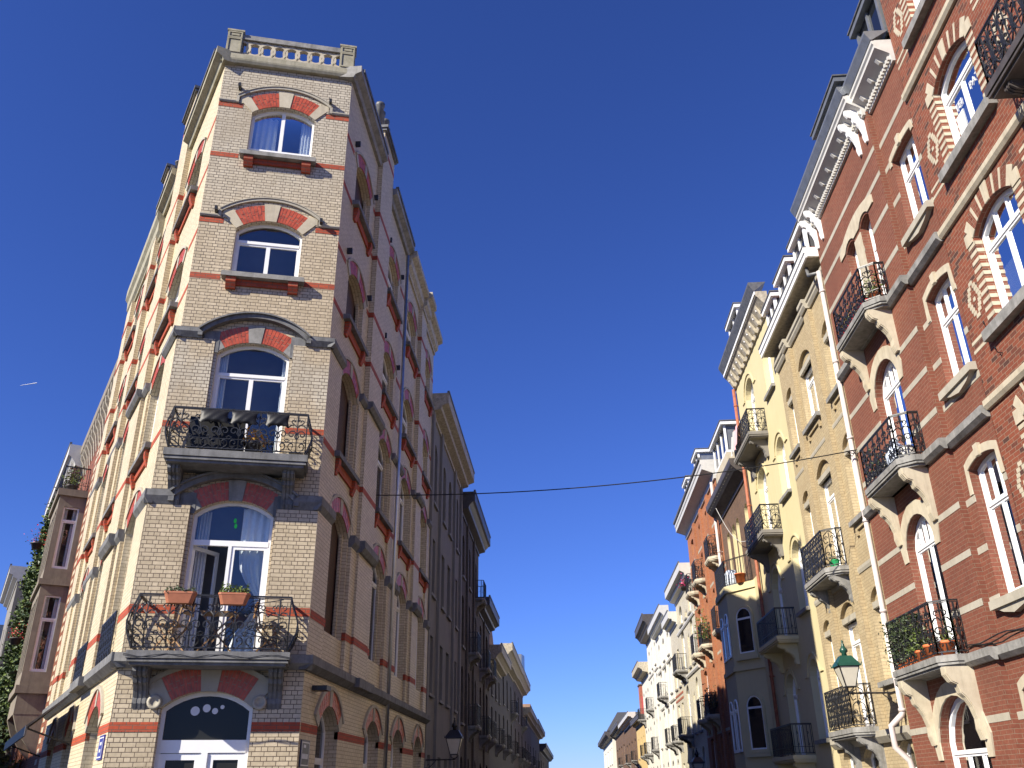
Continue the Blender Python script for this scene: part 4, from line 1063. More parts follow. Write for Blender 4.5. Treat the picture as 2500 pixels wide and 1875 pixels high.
A = arc(-17.75, -15.8, 13.0, .16, 12); mb.prism([(-17.95, 12.86), (-17.95, 13.06)] + [(x, z + .14) for x, z in A] + [(-15.6, 13.06), (-15.6, 12.86), (-15.94, 12.86)] + list(reversed(arc(-16.56, -15.94, 12.86, .14, 6)))[1:-1] + [(-16.56, 12.86), (-16.96, 12.86)] + list(reversed(arc(-17.6, -16.96, 12.86, .14, 6)))[1:-1] + [(-17.6, 12.86)], -PB - .03, -PB + .01)
mb.build('lintel', 'euville', FR, R1)
B4 = balcony(R1, FR, -18.15, -15.72, .52, 10.62, .20, .84, 'fleur', .34, cant=.26, brackets=(-17.86, -16.0), bh=.95, bd=.46, bw=.19, mat='bluel', bmat='euville', y0=-PB)
B3 = balcony(R1, FR, -18.15, -15.72, .52, 7.20, .20, .88, 'fleur', .34, cant=.26, brackets=(-17.86, -16.0), bh=1.0, bd=.46, bw=.19, mat='bluel', bmat='euville', y0=-PB)
B1 = balcony(R1, FR, -18.6, -15.85, .50, 3.62, .20, .92, 'fleur', .34, cant=.26, brackets=(-18.15, -15.98), bh=1.15, bd=.46, bw=.2, mat='bluel', bmat='euville', y0=-PB)
def rich_cornice(H, fr, x0, x1, z, y0, ov, name='cornice'):
    mb = MB()
    mb.prof([(y0 + .02, z), (y0 - .06, z), (y0 - .08, z + .18), (y0 - .10, z + .20), (y0 - ov * .72, z + .34), (y0 - ov * .80, z + .36), (y0 - ov * .80, z + .44), (y0 - ov * .88, z + .48), (y0 - ov * .88, z + .56), (y0 + .02, z + .56)], x0, x1)
    c = mb.build(name, 'whitec', fr, H)
    mb = MB(); mb.prof([(y0 - ov * .88 + .02, z + .561), (y0 - ov * .92, z + .561), (y0 - ov * 1.12, z + .74), (y0 - ov * 1.12, z + .80), (y0, z + .80)], x0 - .02, x1 + .02); mb.build('gutter', 'zinc', fr, c)
    mb = MB(); k = x0 + .22
    while k < x1 - .1:
        mb.prof([(y0 - .08, z + .2), (y0 - ov * .60, z + .315), (y0 - ov * .60, z + .28), (y0 - .2, z + .19), (y0 - .08, z + .17)], k - .04, k + .04); k += .52
    split_build(mb, 'modillion', 'whitec', fr, c)
    mb = MB(); k = x0 + .05
    while k < x1 - .05: mb.box(k, k + .05, y0 - .13, y0 - .06, z + .06, z + .15); k += .10
    mb.build('dentil', 'whitec', fr, c)['kind'] = 'stuff'
    return c
cA = rich_cornice(R1, FR, -15.0, -13.46, 14.72, 0, .44); cB = rich_cornice(R1, FR, -19.45, -15.001, 14.72, -PB, .44)
for Y in (15.18, 15.62, 18.82, 19.26):
    mb = MB(); bracket_mb(mb, -Y, .08, 14.98, .85, .36); mb.v = [(x, y - PB, z) for x, y, z in mb.v]; mb.build('console', 'white', FR, R1)
def dormer(H, fr, x0, x1, z0, z1, y0, depth, frame='white', rmat='zincd', side='glassd', name='dormer', leaves=2, ov=.1, fh=.14):
    mb = MB(); t = .09
    for x in (x0, x1 - t): mb.box(x, x + t, y0, y0 + t, z0, z1); mb.box(x, x + t, y0 + depth - t, y0 + depth, z0, z1)
    mb.box(x0 + t, x1 - t, y0, y0 + t, z0, z0 + t); mb.box(x0, x0 + t, y0 + t, y0 + depth - t, z0, z0 + t); mb.box(x1 - t, x1, y0 + t, y0 + depth - t, z0, z0 + t)
    for k in range(1, leaves): mb.box(x0 + (x1 - x0) * k / leaves - .04, x0 + (x1 - x0) * k / leaves + .04, y0 + .01, y0 + .07, z0 + t, z1)
    D = mb.build(name, frame, fr, H)
    mb = MB(); mb.box(x0 - ov, x1 + ov, y0 - ov, y0 + depth, z1, z1 + fh); mb.build('fascia', frame, fr, D)
    mb = MB(); mb.box(x0 - ov - .03, x1 + ov + .03, y0 - ov - .03, y0 + depth, z1 + fh + .001, z1 + fh + .04); mb.build('roof', rmat, fr, D)
    mb = MB(); mb.add([(x0 + t, y0 + .05, z0 + t), (x1 - t, y0 + .05, z0 + t), (x1 - t, y0 + .05, z1), (x0 + t, y0 + .05, z1)], [(0, 1, 2, 3)])
    mb.build('pane', 'glassd', fr, D)
    mb = MB()
    for x in (x0 + .045, x1 - .045):
        mb = MB(); mb.add([(x, y0 + t, z0 + t), (x, y0 + depth - t, z0 + t), (x, y0 + depth - t, z1), (x, y0 + t, z1)], [(0, 1, 2, 3)]); mb.build('cheek', side, fr, D)
    return D
dormer(R1, FR, -14.75, -13.50, 15.52, 16.75, -.05, 1.3, frame='zinc', rmat='zincd')
dormer(R1, FR, -17.85, -16.0, 15.52, 16.55, -.15, 1.3, frame='zinc', rmat='zincd')
mb = MB(); mb.plate([(-19.4, .2), (-13.46, .2), (-13.46, 4), (-19.4, 4)], 14.80, 15.5); mb.build('roof', 'slate', FR, R1)

# ---------------------------------------------------------------- yellow brick house
R2 = thing('brick_house', 'yellow brick house with three white dormers and a white downpipe at its edge', 'house', FR, -22.3, 0, 0)
h2 = [(-20.72, -19.78, 10.6, 12.3, .26), (-20.72, -19.78, 7.35, 9.15, .26), (-20.72, -19.78, 3.7, 5.42, .26),
      (-23.2, -21.92, 10.7, 12.5, .30), (-23.2, -21.92, 6.46, 9.22, .30), (-23.2, -21.92, 2.82, 5.46, .30),
      (-24.9, -24.05, 10.6, 12.3, .24), (-24.9, -24.05, 7.4, 9.05, .24), (-24.9, -24.05, 3.75, 5.42, .24)]
mb = MB(); wall_mb(mb, -25.197, -19.403, 0, 14.2, h2 + [(-20.72, -19.78, .6, 2.2, .25), (-23.2, -21.92, .2, 2.2, .25), (-24.9, -24.05, .6, 2.2, .25)], 0, .26)
for a, b in ((-21.55, -21.1), (-23.85, -23.42), (-19.66, -19.404)): mb.box(a, b, -.11, -.001, 2.7, 13.4)
mb.build('wall', 'yellow', FR, R2); body(R2, FR, -25.2, -19.4, 14.2, mat='greyd')
for k, (a, b, z0, zs, r) in enumerate(h2):
    mb = MB(); p = arc(a, b, zs, r, 8); mb.prism(p + [(b, zs - .06), (a, zs - .06)], .10, .16); mb.build('tympanum', 'yellow', FR, R2)
    mb = MB(); mb.box(a + .001, b - .001, .03, .099, zs - .16, zs - .02); mb.build('lintel', 'lstone', FR, R2)
    door = k in (4, 5)
    w = window(R2, FR, a, b, z0, zs - .17, 0, .17, transom=z0 + (zs - z0) * (.70 if not door else .76), leaves=2 if b - a > 1 else 1, fw=.065, curtain=(k in (3, 5, 2)))
    if not door:
        mb = MB(); mb.prof([(-.14, z0 - .14), (-.14, z0 - .03), (.15, z0 + .004), (.15, z0 - .14)], a - .12, b + .12); mb.build('sill', 'bluel', FR, w)
        mb = MB(); mb.box(a + .02, b - .02, -.05, -.001, z0 - .27, z0 - .141); mb.box(a + .02, a + .14, -.05, -.001, z0 - .40, z0 - .271); mb.box(b - .14, b - .02, -.05, -.001, z0 - .40, z0 - .271); mb.build('sill_corbel', 'yellow', FR, R2)
for a, b, z0, zs in ((-20.72, -19.78, .6, 2.2), (-23.2, -21.92, .2, 2.2), (-24.9, -24.05, .6, 2.2)): window(R2, FR, a, b, z0, zs, .25, .17, transom=1.9, leaves=1, glass='glassd')
balcony(R2, FR, -24.05, -21.45, .62, 6.46, .20, .94, 'scroll', .30, cant=.30, brackets=(-23.62, -21.75), bh=.62, bd=.5, bw=.2, mat='bluel')
balcony(R2, FR, -23.95, -21.35, .62, 2.80, .20, .92, 'scroll', .30, cant=.30, brackets=(-23.5, -21.7), bh=.7, bd=.5, bw=.2, mat='bluel')
for z, h, p in ((6.15, .14, .04), (2.45, .25, .20), (9.85, .10, .02)):
    mb = MB(); mb.prof([(.002, z), (-p * .5, z), (-p, z + h * .5), (-p, z + h), (.002, z + h)], -25.19, -19.41); mb.build('string_course', 'lstone', FR, R2)
mb = MB()
for a, b, p in ((-25.19, -23.87, .05), (-23.866, -23.40, .16), (-23.396, -21.57, .05), (-21.566, -21.08, .16), (-21.076, -19.41, .05)): mb.prof([(.002, 13.42), (-p, 13.42), (-p - .05, 13.5), (-p - .05, 13.56), (-p - .09, 13.60), (-p - .09, 13.70), (.002, 13.70)], a, b)
split_build(mb, 'frieze', 'lstone', FR, R2)
mb = MB(); mb.prof([(.02, 14.0), (-.42, 14.02), (-.42, 13.98), (-.47, 13.98), (-.47, 14.12), (-.50, 14.13), (-.50, 14.28), (.02, 14.28)], -25.25, -19.41); ev = mb.build('eave', 'white', FR, R2)
mb = MB(); mb.box(-25.2, -19.42, -.415, .0, 13.985, 13.999); mb.build('soffit', 'wood', FR, ev)
mb = MB(); mb.box(-25.25, -19.41, -.52, -.40, 14.282, 14.32); mb.build('gutter', 'zincd', FR, ev)
mb = MB(); mb.prof([(-.35, 14.30), (.05, 14.30), (1.6, 16.0), (3.5, 16.2), (3.5, 14.0), (.1, 14.0)], -25.2, -19.42); mb.build('roof', 'tile', FR, R2)
for a, b in ((-21.15, -19.95), (-23.05, -21.75), (-24.85, -23.7)): dormer(R2, FR, a, b, 14.32, 15.32, -.22, 1.5, side='slate', leaves=2)
mb = MB(); mb.tube([(-19.9, -.33, 13.95), (-19.85, -.33, 13.7), (-19.5, -.16, 13.55)], .05, 10, 0, True); mb.build('downpipe_elbow', 'zincd', FR, R2)
pipe(R2, FR, [(-19.52, -.17, 13.6), (-19.52, -.17, 2.95), (-19.52, -.20, 2.9), (-19.60, -.42, 2.70), (-19.60, -.42, 2.3), (-19.56, -.20, 2.05), (-19.56, -.17, 1.9), (-19.56, -.17, 0)], .062, 'pipew')

# ---------------------------------------------------------------- cream rendered house
R3 = thing('rendered_house', 'cream rendered house with arched windows and long iron balconies, half in shadow', 'house', FR, -28.4, 0, 0)
h3 = [(-26.95, -25.92, 13.4, 15.0, 0), (-26.95, -25.92, 9.85, 11.3, .42), (-26.95, -25.92, 6.32, 7.95, .42), (-26.95, -25.92, 2.80, 4.5, .42),
      (-30.1, -28.75, 12.42, 14.65, .55), (-30.1, -28.75, 9.05, 11.2, .55), (-30.1, -28.75, 5.75, 7.65, .55), (-30.1, -28.75, 2.42, 4.3, .55)]
mb = MB(); wall_mb(mb, -31.597, -25.203, 0, 15.9, h3, 0, .28); mb.build('wall', 'plaster', FR, R3); body(R3, FR, -31.6, -25.2, 15.9, mat='whitew')
for k, (a, b, z0, zs, r) in enumerate(h3):
    if r:
        mb = MB(); mb.strip(arc_r(a, b, zs, r, .14, 14), arc_r(a, b, zs, r, .19, 14), -.04, .002); mb.box(a - .5, a - .16, -.04, .002, zs - .02, zs + .03); mb.box(b + .16, b + .5, -.04, .002, zs - .02, zs + .03); split_build(mb, 'hood_mould', 'plaster', FR, R3)
    w = window(R3, FR, a, b, z0, zs, r, .20, transom=zs - .1, leaves=2, top_bars=1 if k > 3 else 0, fw=.06, muntin=1 if k > 3 else 0, curtain=(k == 1))
    if k < 4:
        mb = MB(); mb.prof([(-.12, z0 - .13), (-.12, z0 - .03), (.2, z0 + .004), (.2, z0 - .13)], a - .12, b + .12); mb.build('sill', 'bluel', FR, w)
for zt, mo in ((12.42, 'scroll'), (9.05, 'scroll'), (5.75, 'bars'), (2.42, 'bars')):
    balcony(R3, FR, -30.45, -27.55, .66, zt, .20, .84, mo, .32, cant=0, brackets=(-30.1, -27.95), bh=.6, bd=.55, bw=.22, mat='grey' if mo == 'scroll' else 'plaster')
mb = MB(); z = 15.72
mb.prof([(.02, z), (-.06, z), (-.08, z + .2), (-.30, z + .5), (-.36, z + .55), (-.36, z + .72), (.02, z + .72)], -31.62, -25.2); co = mb.build('cornice', 'wood', FR, R3)
mb = MB(); mb.box(-31.62, -25.2, -.40, -.365, z + .60, z + .73); mb.build('fascia', 'white', FR, co)
mb = MB(); mb.prof([(-.366, z + .731), (-.42, z + .731), (-.55, z + .98), (-.55, z + 1.06), (.02, z + 1.06)], -31.64, -25.18); mb.build('gutter', 'zincd', FR, co)
mb = MB(); k = -31.3
while k < -25.4: mb.prof([(-.06, z + .12), (-.29, z + .49), (-.29, z + .36), (-.14, z + .04), (-.06, z + .02)], k - .09, k + .09); k += .55
split_build(mb, 'modillion', 'wood', FR, co)
mb = MB(); k = -31.3
while k < -25.4: mb.lathe([(.012, -.04), (.045, -.02), (.045, .02), (.012, .04)], (k, -.24, z + .30), 8); k += .55
split_build(mb, 'lit_end', 'white', FR, co)  # white beads added to stand for the light on the modillion ends
dormer(R3, FR, -31.0, -29.2, 16.8, 18.1, -.1, 1.6, side='zinc', leaves=2)
pipe(R3, FR, [(-31.42, -.12, 15.7), (-31.42, -.12, 0)], .06, 'tile')

# ---------------------------------------------------------------- brown house with the oriel
R4 = thing('brick_house', 'brown brick house with three tall lancet windows above a rendered bay', 'house', FR, -34.8, 0, 0)
h4 = [(-34.75, -34.15, 9.05, 11.1, .3), (-35.75, -35.0, 9.05, 11.1, .3), (-36.95, -36.35, 9.05, 11.1, .3), (-32.85, -32.25, 9.4, 11.15, .28)]
mb = MB(); wall_mb(mb, -37.997, -31.603, 8.6, 12.6, h4, 0, .26, jmi=1); mb.build('wall', ['brownb', 'plaster'], FR, R4)
h4b = [(-32.55, -32.0, 6.0, 7.8, .28), (-32.55, -32.0, 2.8, 4.5, .28)]
mb = MB(); wall_mb(mb, -37.997, -31.603, 0, 8.598, h4b, 0, .26); mb.build('lower_wall', 'plaster', FR, R4)
body(R4, FR, -38.0, -31.6, 12.6, mat='greyd')
for a, b, z0, zs, r in h4 + h4b: window(R4, FR, a, b, z0, zs, r, .18, transom=zs - .1, leaves=1, fw=.05, glass='glassd')
op = [(-37.3, .02), (-36.1, -.86), (-33.95, -.86), (-32.75, .02)]
mb = MB(); mb.plate(op, .3, 8.3); mb.plate([(-37.4, .02), (-36.15, -.93), (-33.9, -.93), (-32.65, .02)], 8.301, 8.55); mb.plate([(-37.4, .02), (-36.15, -.92), (-33.9, -.92), (-32.65, .02)], 5.45, 5.6); bay = mb.build('bay', 'plaster', FR, R4)
pA = FR.m @ Vector((-33.95, -.86, 0)); pB = FR.m @ Vector((-32.75, .02, 0)); FB = Frame((pA.x, pA.y), math.degrees(math.atan2(pB.x - pA.x, pB.y - pA.y)))
for z0, zs in ((6.0, 7.35), (2.75, 4.25)):
    mb = MB(); mb.ring(outline(.28, 1.22, z0 - .06, zs, .42), inset(.28, 1.22, z0 - .06, zs, .42, .1), -.06, .0); mb.build('window_surround', 'plaster', FB, bay)
    mb = MB(); p = inset(.28, 1.22, z0 - .06, zs, .42, .1); t = tessellate_polygon([[Vector((q, r, 0)) for q, r in p]]); mb.add([(q, -.012, r) for q, r in p], [tuple(q) for q in t]); mb.build('pane', 'glassd', FB, bay)
    mb = MB(); mb.ring(inset(.28, 1.22, z0 - .06, zs, .42, .1), inset(.28, 1.22, z0 - .06, zs, .42, .15), -.03, -.013); mb.box(.42, 1.08, -.034, -.013, zs - .12, zs - .05); mb.build('window_frame', 'white', FB, bay)
    mb = MB(); mb.box(.2, 1.3, -.12, 0, z0 - .2, z0 - .07); mb.build('sill', 'plaster', FB, bay)
for z0, zs in ((6.0, 7.35), (2.75, 4.25)):
    for x in (-35.85, -34.85): window(bay, FR, x, x + .7, z0, zs, .3, -.90, transom=zs - .1, leaves=1, glass='glassd', fw=.05)
railing_mb([(-37.2, -.05), (-36.1, -.84), (-33.95, -.84), (-32.8, -.05)], 8.58, 9.55, 'plain', .3, midrail=True).build('railing', 'iron', FR, R4)
cornice(R4, FR, -38.0, -31.6, 12.2, [(.06, 0), (.06, .1), (.40, .32), (.56, .5), (.58, .58), (.58, .74)], ['woodd', 'wood'], dent=(.4, .10, .10, .5, .52))
mb = MB(); mb.prof([(-.3, 12.95), (0, 12.95), (1.4, 14.8), (4, 15), (4, 12.6), (0, 12.6)], -38, -31.6); mb.build('roof', 'slate', FR, R4)
mb = MB(); mb.box(-37.6, -34.6, -.05, 2.0, 12.96, 14.3); D4 = mb.build('dormer', 'euville', FR, R4)
dormer(R4, FR, -37.6, -34.6, 14.301, 15.5, -.05, 2.0, side='zinc', rmat='zincd', leaves=3, ov=.14)
mb = MB(); mb.box(-33.4, -33.1, .9, 1.2, 14.6, 16.4); mb.build('chimney', 'chimb', FR, R4)

# ---------------------------------------------------------------- orange brick house
R5 = thing('brick_house', 'orange brick house with stepped small iron balconies and a white boxed eave', 'house', FR, -43.3, 0, 0)
c5 = [(-39.9, -39.0), (-42.1, -41.3), (-44.5, -43.5), (-47.6, -46.5)]
r5 = [(1.6, 3.7, .12), (4.7, 6.9, .12), (7.85, 10.0, .12), (10.95, 12.3, .12)]
h5 = [(a, b, z0, zs, r) for a, b in c5 for z0, zs, r in r5] + [(a + .1, b - .1, 13.0, 13.75, .12) for a, b in c5]
mb = MB(); wall_mb(mb, -48.697, -38.003, 0, 14.5, h5, 0, .25)
for x in (-40.6, -42.9, -45.5): mb.box(x - .25, x + .25, -.12, -.001, 0, 14.3)
sg = []
for z in (3.9, 7.2, 10.3, 12.6): sg += broken(-48.69, -38.01, z, z + .12, h5)
wall_bands(mb, sg, 1); mb.build('wall', ['orange', 'lstone'], FR, R5); body(R5, FR, -48.7, -38.0, 14.5, mat='whitew')
for a, b, z0, zs, r in h5: window(R5, FR, a, b, z0, zs, r, .14, transom=zs - .35 if zs - z0 > 1 else None, leaves=2 if zs - z0 > 1 else 1, fw=.055, glass='glassd')
for ci, rows in ((0, (3, 2)), (2, (3, 2, 1)), (3, (3, 2, 1))):
    a, b = c5[ci]
    for q in rows: balcony(R5, FR, (a + b) / 2 - .85, (a + b) / 2 + .85, .58, r5[q][0] - .02, .2, .95, 'scroll' if q > 2 else 'bars', .34, cant=.3, brackets=((a + b) / 2 - .5, (a + b) / 2 + .5), bh=.5, bd=.4, mat='euville', midrail=False)
mb = MB(); mb.prof([(.02, 14.3), (-.08, 14.3), (-.08, 14.55), (-.58, 14.75), (-.58, 14.95), (-.62, 15.0), (-.62, 15.2), (.02, 15.2)], -48.8, -37.98); mb.build('eave', 'whitec', FR, R5)
mb = MB(); mb.box(-48.8, -37.98, -.70, -.55, 15.202, 15.32); mb.build('gutter', 'zincd', FR, R5)
for a, b in ((-41.5, -40), (-45.5, -44)): dormer(R5, FR, a, b, 15.33, 16.3, -.35, 1.5, side='zinc', leaves=2)
pipe(R5, FR, [(-38.3, -.16, 14.2), (-38.3, -.16, 0)], .07, 'pipew')

# ---------------------------------------------------------------- right row, further down the street
row_house('brick_house', 'white brick house with round arches and two boxed iron balconies beyond the orange house', FR, -56.8, -48.7, 12.4, 'whiteb', [(-51.0, -50.0), (-52.7, -51.9), (-55.4, -54.0)], [(1.0, 3.2), (4.4, 6.7), (7.9, 9.9), (10.6, 11.3)], rise=.42,
          cor=(.62, .6), cormat='whitec', dent=(.34, .12, .14, .44, .48), dentmat='zincd', balcs=[(2, 1), (2, 2)], bmot='plain', bands=((7.4, .16, .12), (10.2, .14, .10)), bandmat='whitec', bal_d=.7, sillmat='bluel')
row_house('brick_house', 'low white brick house with a red tiled verge and small white dormer', FR, -61.0, -56.8, 11.3, 'whiteb', [(-58.2, -57.3), (-60.4, -59.3)], [(1.0, 3.0), (4.3, 6.4), (7.4, 9.6)], rise=.0, cor=(.55, .5), cormat='whitec', dent=(.3, .1, .1, .4, .42), dentmat='zincd',
          balcs=[(1, 1)], bands=((6.9, .12, .03), (6.6, .12, .03)), bandmat='tile', bal_d=.6)
row_house('rendered_house', 'ornate white rendered house with a dark toothed cornice and a bulging balcony', FR, -71.0, -61.0, 12.3, 'whitew', [(-63.4, -62.4), (-66.6, -65.4), (-69.8, -68.8)], [(1.0, 3.0), (4.3, 6.4), (7.5, 9.2), (10.0, 11.2)], rise=.35, cor=(.62, .7), cormat='whitec', dent=(.42, .2, .2, .46, .5), dentmat='zincd',
          balcs=[(0, 1), (1, 2)], pil=[(-64.6, -64.2), (-67.9, -67.5)], bands=((9.5, .16, .12), (6.9, .16, .12)), bandmat='whitew', bmot='bars', bal_d=.7)
row_house('rendered_house', 'pale rendered house carrying the highest black cornice of the far right row', FR, -80.0, -71.0, 13.3, 'whitew', [(-73.2, -72.4), (-75.8, -75.0), (-78.6, -77.6)], [(1.0, 3.0), (4.4, 6.4), (7.6, 9.6), (10.6, 12.0)], rise=.3, cor=(.95, .9), cormat='woodd', dent=(.6, .14, .2, .7, .62), dentmat='woodd',
          balcs=[(2, 2), (1, 1)], bmot='bars', pil=[(-74.3, -73.9)], bands=((10.1, .15, .1),), bandmat='whitew', bal_d=.6)
row_house('rendered_house', 'pale rendered house with a grey cornice and two lower balconies in the far row', FR, -88.0, -80.0, 11.0, 'whitew', [(-82.4, -81.4), (-84.6, -83.8), (-87.2, -86.2)], [(1.0, 3.0), (4.3, 6.2), (7.4, 9.4)], rise=.3, cor=(.9, .7), cormat='wood', dent=(.5, .14, .16, .6, .5), dentmat='zincd', balcs=[(2, 1), (2, 2), (0, 1)], bmot='bars', bal_d=.7)
Y1 = row_house('rendered_house', 'low yellow rendered house with red boards and a tall red brick chimney', FR, -100.0, -88.0, 7.6, 'tan', [(-91, -90), (-94.2, -93.2), (-98, -97)], [(1.0, 3.0), (4.4, 6.2)], rise=0, cor=(.6, .4), cormat='woodd')
mb = MB(); mb.box(-89.5, -88.02, .2, 5, 7.7, 10.6); mb.build('gable_wall', 'whitew', FR, Y1)
mb = MB(); mb.box(-91.5, -90.4, .1, 4, 7.7, 9.8); mb.build('attic_wall', 'redwood', FR, Y1)
mb = MB(); mb.box(-98.3, -96.4, .4, 1.3, 7.7, 11.4); ch = mb.build('chimney', 'tile', FR, Y1)
mb = MB(); mb.box(-98.4, -96.3, .3, 1.4, 11.41, 11.55); mb.build('chimney_cap', 'zincd', FR, ch)
for k in range(5):
    mb = MB(); mb.lathe([(.09, 0), (.09, .9)], (-89.3 + .28 * k, .5, 10.6), 8); mb.build('flue', 'galv', FR, Y1)
mb = MB(); mb.prof([(-.1, 7.9), (3, 10.4), (3, 7.9)], -99.9, -91.6); mb.build('roof', 'tile', FR, Y1)
row_house('brick_house', 'brown brick house with small window boxes near the street end', FR, -122.0, -100.0, 8.6, 'brownb', [(-103.5, -102), (-109, -107.5), (-114, -112.5), (-119, -117.5)], [(1.0, 3.0), (4.4, 6.4)], rise=.2, cor=(.8, .5), cormat='whitec', balcs=[(0, 1), (2, 1)], bmot='plain')
row_house('brick_house', 'red brown house under a dark mansard roof at the far end of the right row', FR, -147.0, -122.0, 9.0, 'brownb', [(-126, -124), (-132, -130), (-138, -136), (-144, -142)], [(1.0, 3.0), (4.6, 6.8)], rise=.2, cor=(.9, .6), cormat='woodd', balcs=[(1, 1)])
WH = row_house('rendered_house', 'white house with black eaves standing forward at the very end of the street', FR, -190.0, -147.0, 9.0, 'whitew', [(-153, -150.5), (-160, -157), (-170, -166), (-182, -178)], [(1.2, 3.6), (5.2, 7.6)], rise=0, proj=.5, cor=(1.1, .8), cormat='woodd', depth=14)
mb = MB(); mb.prof([(-1.2, 9.9), (.5, 12.6), (9, 12.6), (9, 9.9)], -190, -147); mb.build('roof', 'slate', FR, WH)
FEND = Frame((6.5, 147.0), 90)
for x in (1.2, 3.6): window(WH, FEND, x, x + 1.1, 5.4, 7.8, 0, -.04, transom=6.9, leaves=1, glass='glassd', fw=.12)
row_house('terrace_block', 'last pale block closing the street far away', FG, -1.5, 3.0, 3.0, 'whitew', [(-1.0, -.2), (.8, 1.6)], [(.6, 2.2)], depth=6) if False else None

# left row, further down
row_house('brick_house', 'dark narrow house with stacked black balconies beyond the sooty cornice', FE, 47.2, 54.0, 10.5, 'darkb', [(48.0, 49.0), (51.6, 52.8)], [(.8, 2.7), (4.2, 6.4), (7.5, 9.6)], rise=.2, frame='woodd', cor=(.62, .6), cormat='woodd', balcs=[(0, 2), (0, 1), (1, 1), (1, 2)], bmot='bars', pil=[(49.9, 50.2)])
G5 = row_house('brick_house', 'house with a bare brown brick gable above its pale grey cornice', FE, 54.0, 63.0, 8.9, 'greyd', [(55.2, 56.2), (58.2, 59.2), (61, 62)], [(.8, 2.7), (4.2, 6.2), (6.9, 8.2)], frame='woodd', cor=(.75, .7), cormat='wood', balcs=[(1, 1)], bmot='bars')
mb = MB(); mb.prism([(54.02, 8.9), (62.9, 8.9), (62.9, 10.3), (58.5, 12.8), (54.02, 11.6)], .4, 6); mb.build('gable_wall', 'chimb', FE, G5)
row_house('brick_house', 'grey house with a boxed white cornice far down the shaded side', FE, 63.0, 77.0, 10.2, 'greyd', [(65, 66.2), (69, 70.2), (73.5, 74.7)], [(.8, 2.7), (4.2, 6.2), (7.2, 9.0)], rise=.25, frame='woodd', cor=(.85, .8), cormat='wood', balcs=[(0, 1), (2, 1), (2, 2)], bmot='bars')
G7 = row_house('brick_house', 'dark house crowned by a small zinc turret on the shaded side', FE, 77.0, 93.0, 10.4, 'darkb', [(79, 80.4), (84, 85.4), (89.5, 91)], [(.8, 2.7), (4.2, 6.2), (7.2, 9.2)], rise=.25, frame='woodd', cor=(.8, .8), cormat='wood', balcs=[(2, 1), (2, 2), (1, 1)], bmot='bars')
mb = MB(); mb.box(86, 92, -.3, 3, 11.3, 13.4); mb.prism([(86, 13.4), (92, 13.4), (91.8, 14.0)], -.3, 3); mb.build('turret', 'zinc', FE, G7)
G8 = row_house('brick_house', 'brown house with a side gable and chimney stack after the turret', FE, 93.0, 112.0, 8.6, 'darkb', [(96, 97.5), (102, 103.5), (108, 109.5)], [(.8, 2.7), (4.2, 6.2)], frame='woodd', cor=(.8, .6), cormat='wood', balcs=[(0, 1), (2, 1)], bmot='bars')
mb = MB(); mb.box(106, 111, -.2, 3, 8.8, 10.6); mb.build('chimney', 'chimb', FE, G8)
row_house('brick_house', 'distant house with a pale cornice on the left at the street end', FE, 112.0, 140.0, 8.6, 'greyd', [(116, 118), (124, 126), (133, 135)], [(.8, 2.7), (4.2, 6.4)], frame='woodd', cor=(.9, .7), cormat='wood', balcs=[(1, 1)])
row_house('brick_house', 'farthest dark house closing the left row above the horizon', FE, 140.0, 195.0, 7.0, 'darkb', [(146, 149), (158, 161), (172, 175), (186, 189)], [(.8, 2.7), (4.0, 5.8)], frame='woodd', cor=(1.0, .9), cormat='woodd', depth=14)

# ---------------------------------------------------------------- left street: west side beyond the corner house
W2 = thing('brick_house', 'cream brick house with red bands and a bracketed cornice west of the corner house', 'house', FW, -10, 0, 0)
wb2 = [(-10.35, -8.85)]
mb = MB(); wall_mb(mb, -12.4, -8.003, 3.66, 16.6, e_holes(wb2), 0, .24); wall_mb(mb, -12.4, -8.003, 0, 3.66, e_ground(wb2), -gp, .3)
for z0, z1, p in ((3.70, 6.45, .075), (6.72, 9.93, .045)):
    for a, b in ((-8.78, -8.01), (-12.38, -10.42)): mb.box(a, b, -p, -.001, z0, z1)
mb.box(-12.3, -11.2, -.12, -.001, 3.7, 16.5); mb.build('wall', 'creamside', FW, W2); body(W2, FW, -12.4, -8.0, 16.6, mat='grey')
side_bands(W2, FW, -12.39, -8.01, wb2, [(-12.3, -11.2)]); side_arches(W2, FW, wb2)
for a, b in wb2:
    for z0, zs in EROW:
        if z0 > 5: side_sill(W2, FW, a, b, z0)
        window(W2, FW, a, b, z0, zs, ERISE, .16, transom=zs - .2, glass='glassd')
    window(W2, FW, a, b, .6, 2.70, .42, .18, transom=2.18, leaves=1, glass='glassd')
mb = MB(); mb.prof(prf(.24, 3.56, .24), -12.39, -8.01)
for z, h, p in ((9.92, .20, .14), (6.45, .26, .15)):
    for a, b in ((-8.77, -8.02), (-12.38, -10.44)): mb.prof(prf(p, z, h), a, b)
split_build(mb, 'string_course', 'blue', FW, W2)
cornice(W2, FW, -12.45, -6.9, 16.5, [(.06, 0), (.06, .12), (.14, .2), (.16, .5), (.24, .60), (.24, .95)], 'concrete')
mb = MB(); mb.box(-10.3, -10.0, .5, .9, 17.4, 18.6); mb.build('chimney', 'creamside', FW, W2)
# grey shop awning at the ground floor
AW = thing('awning', 'dark grey fabric awning over the ground floor of the sunlit left street', 'awning', FW, -8.5, 0, 3.0)
mb = MB(); mb.prof([(-.32, 3.55), (-1.0, 2.95), (-1.0, 2.75), (-.97, 2.75), (-.97, 2.93), (-.32, 3.50)], -12.2, -5.0); mb.build('canopy', 'woodd', FW, AW)
mb = MB()
for x in (-12.0, -5.2): mb.tube([(x, -.1, 2.6), (x, -.95, 2.9)], .02, 6)
split_build(mb, 'arm', 'iron', FW, AW)

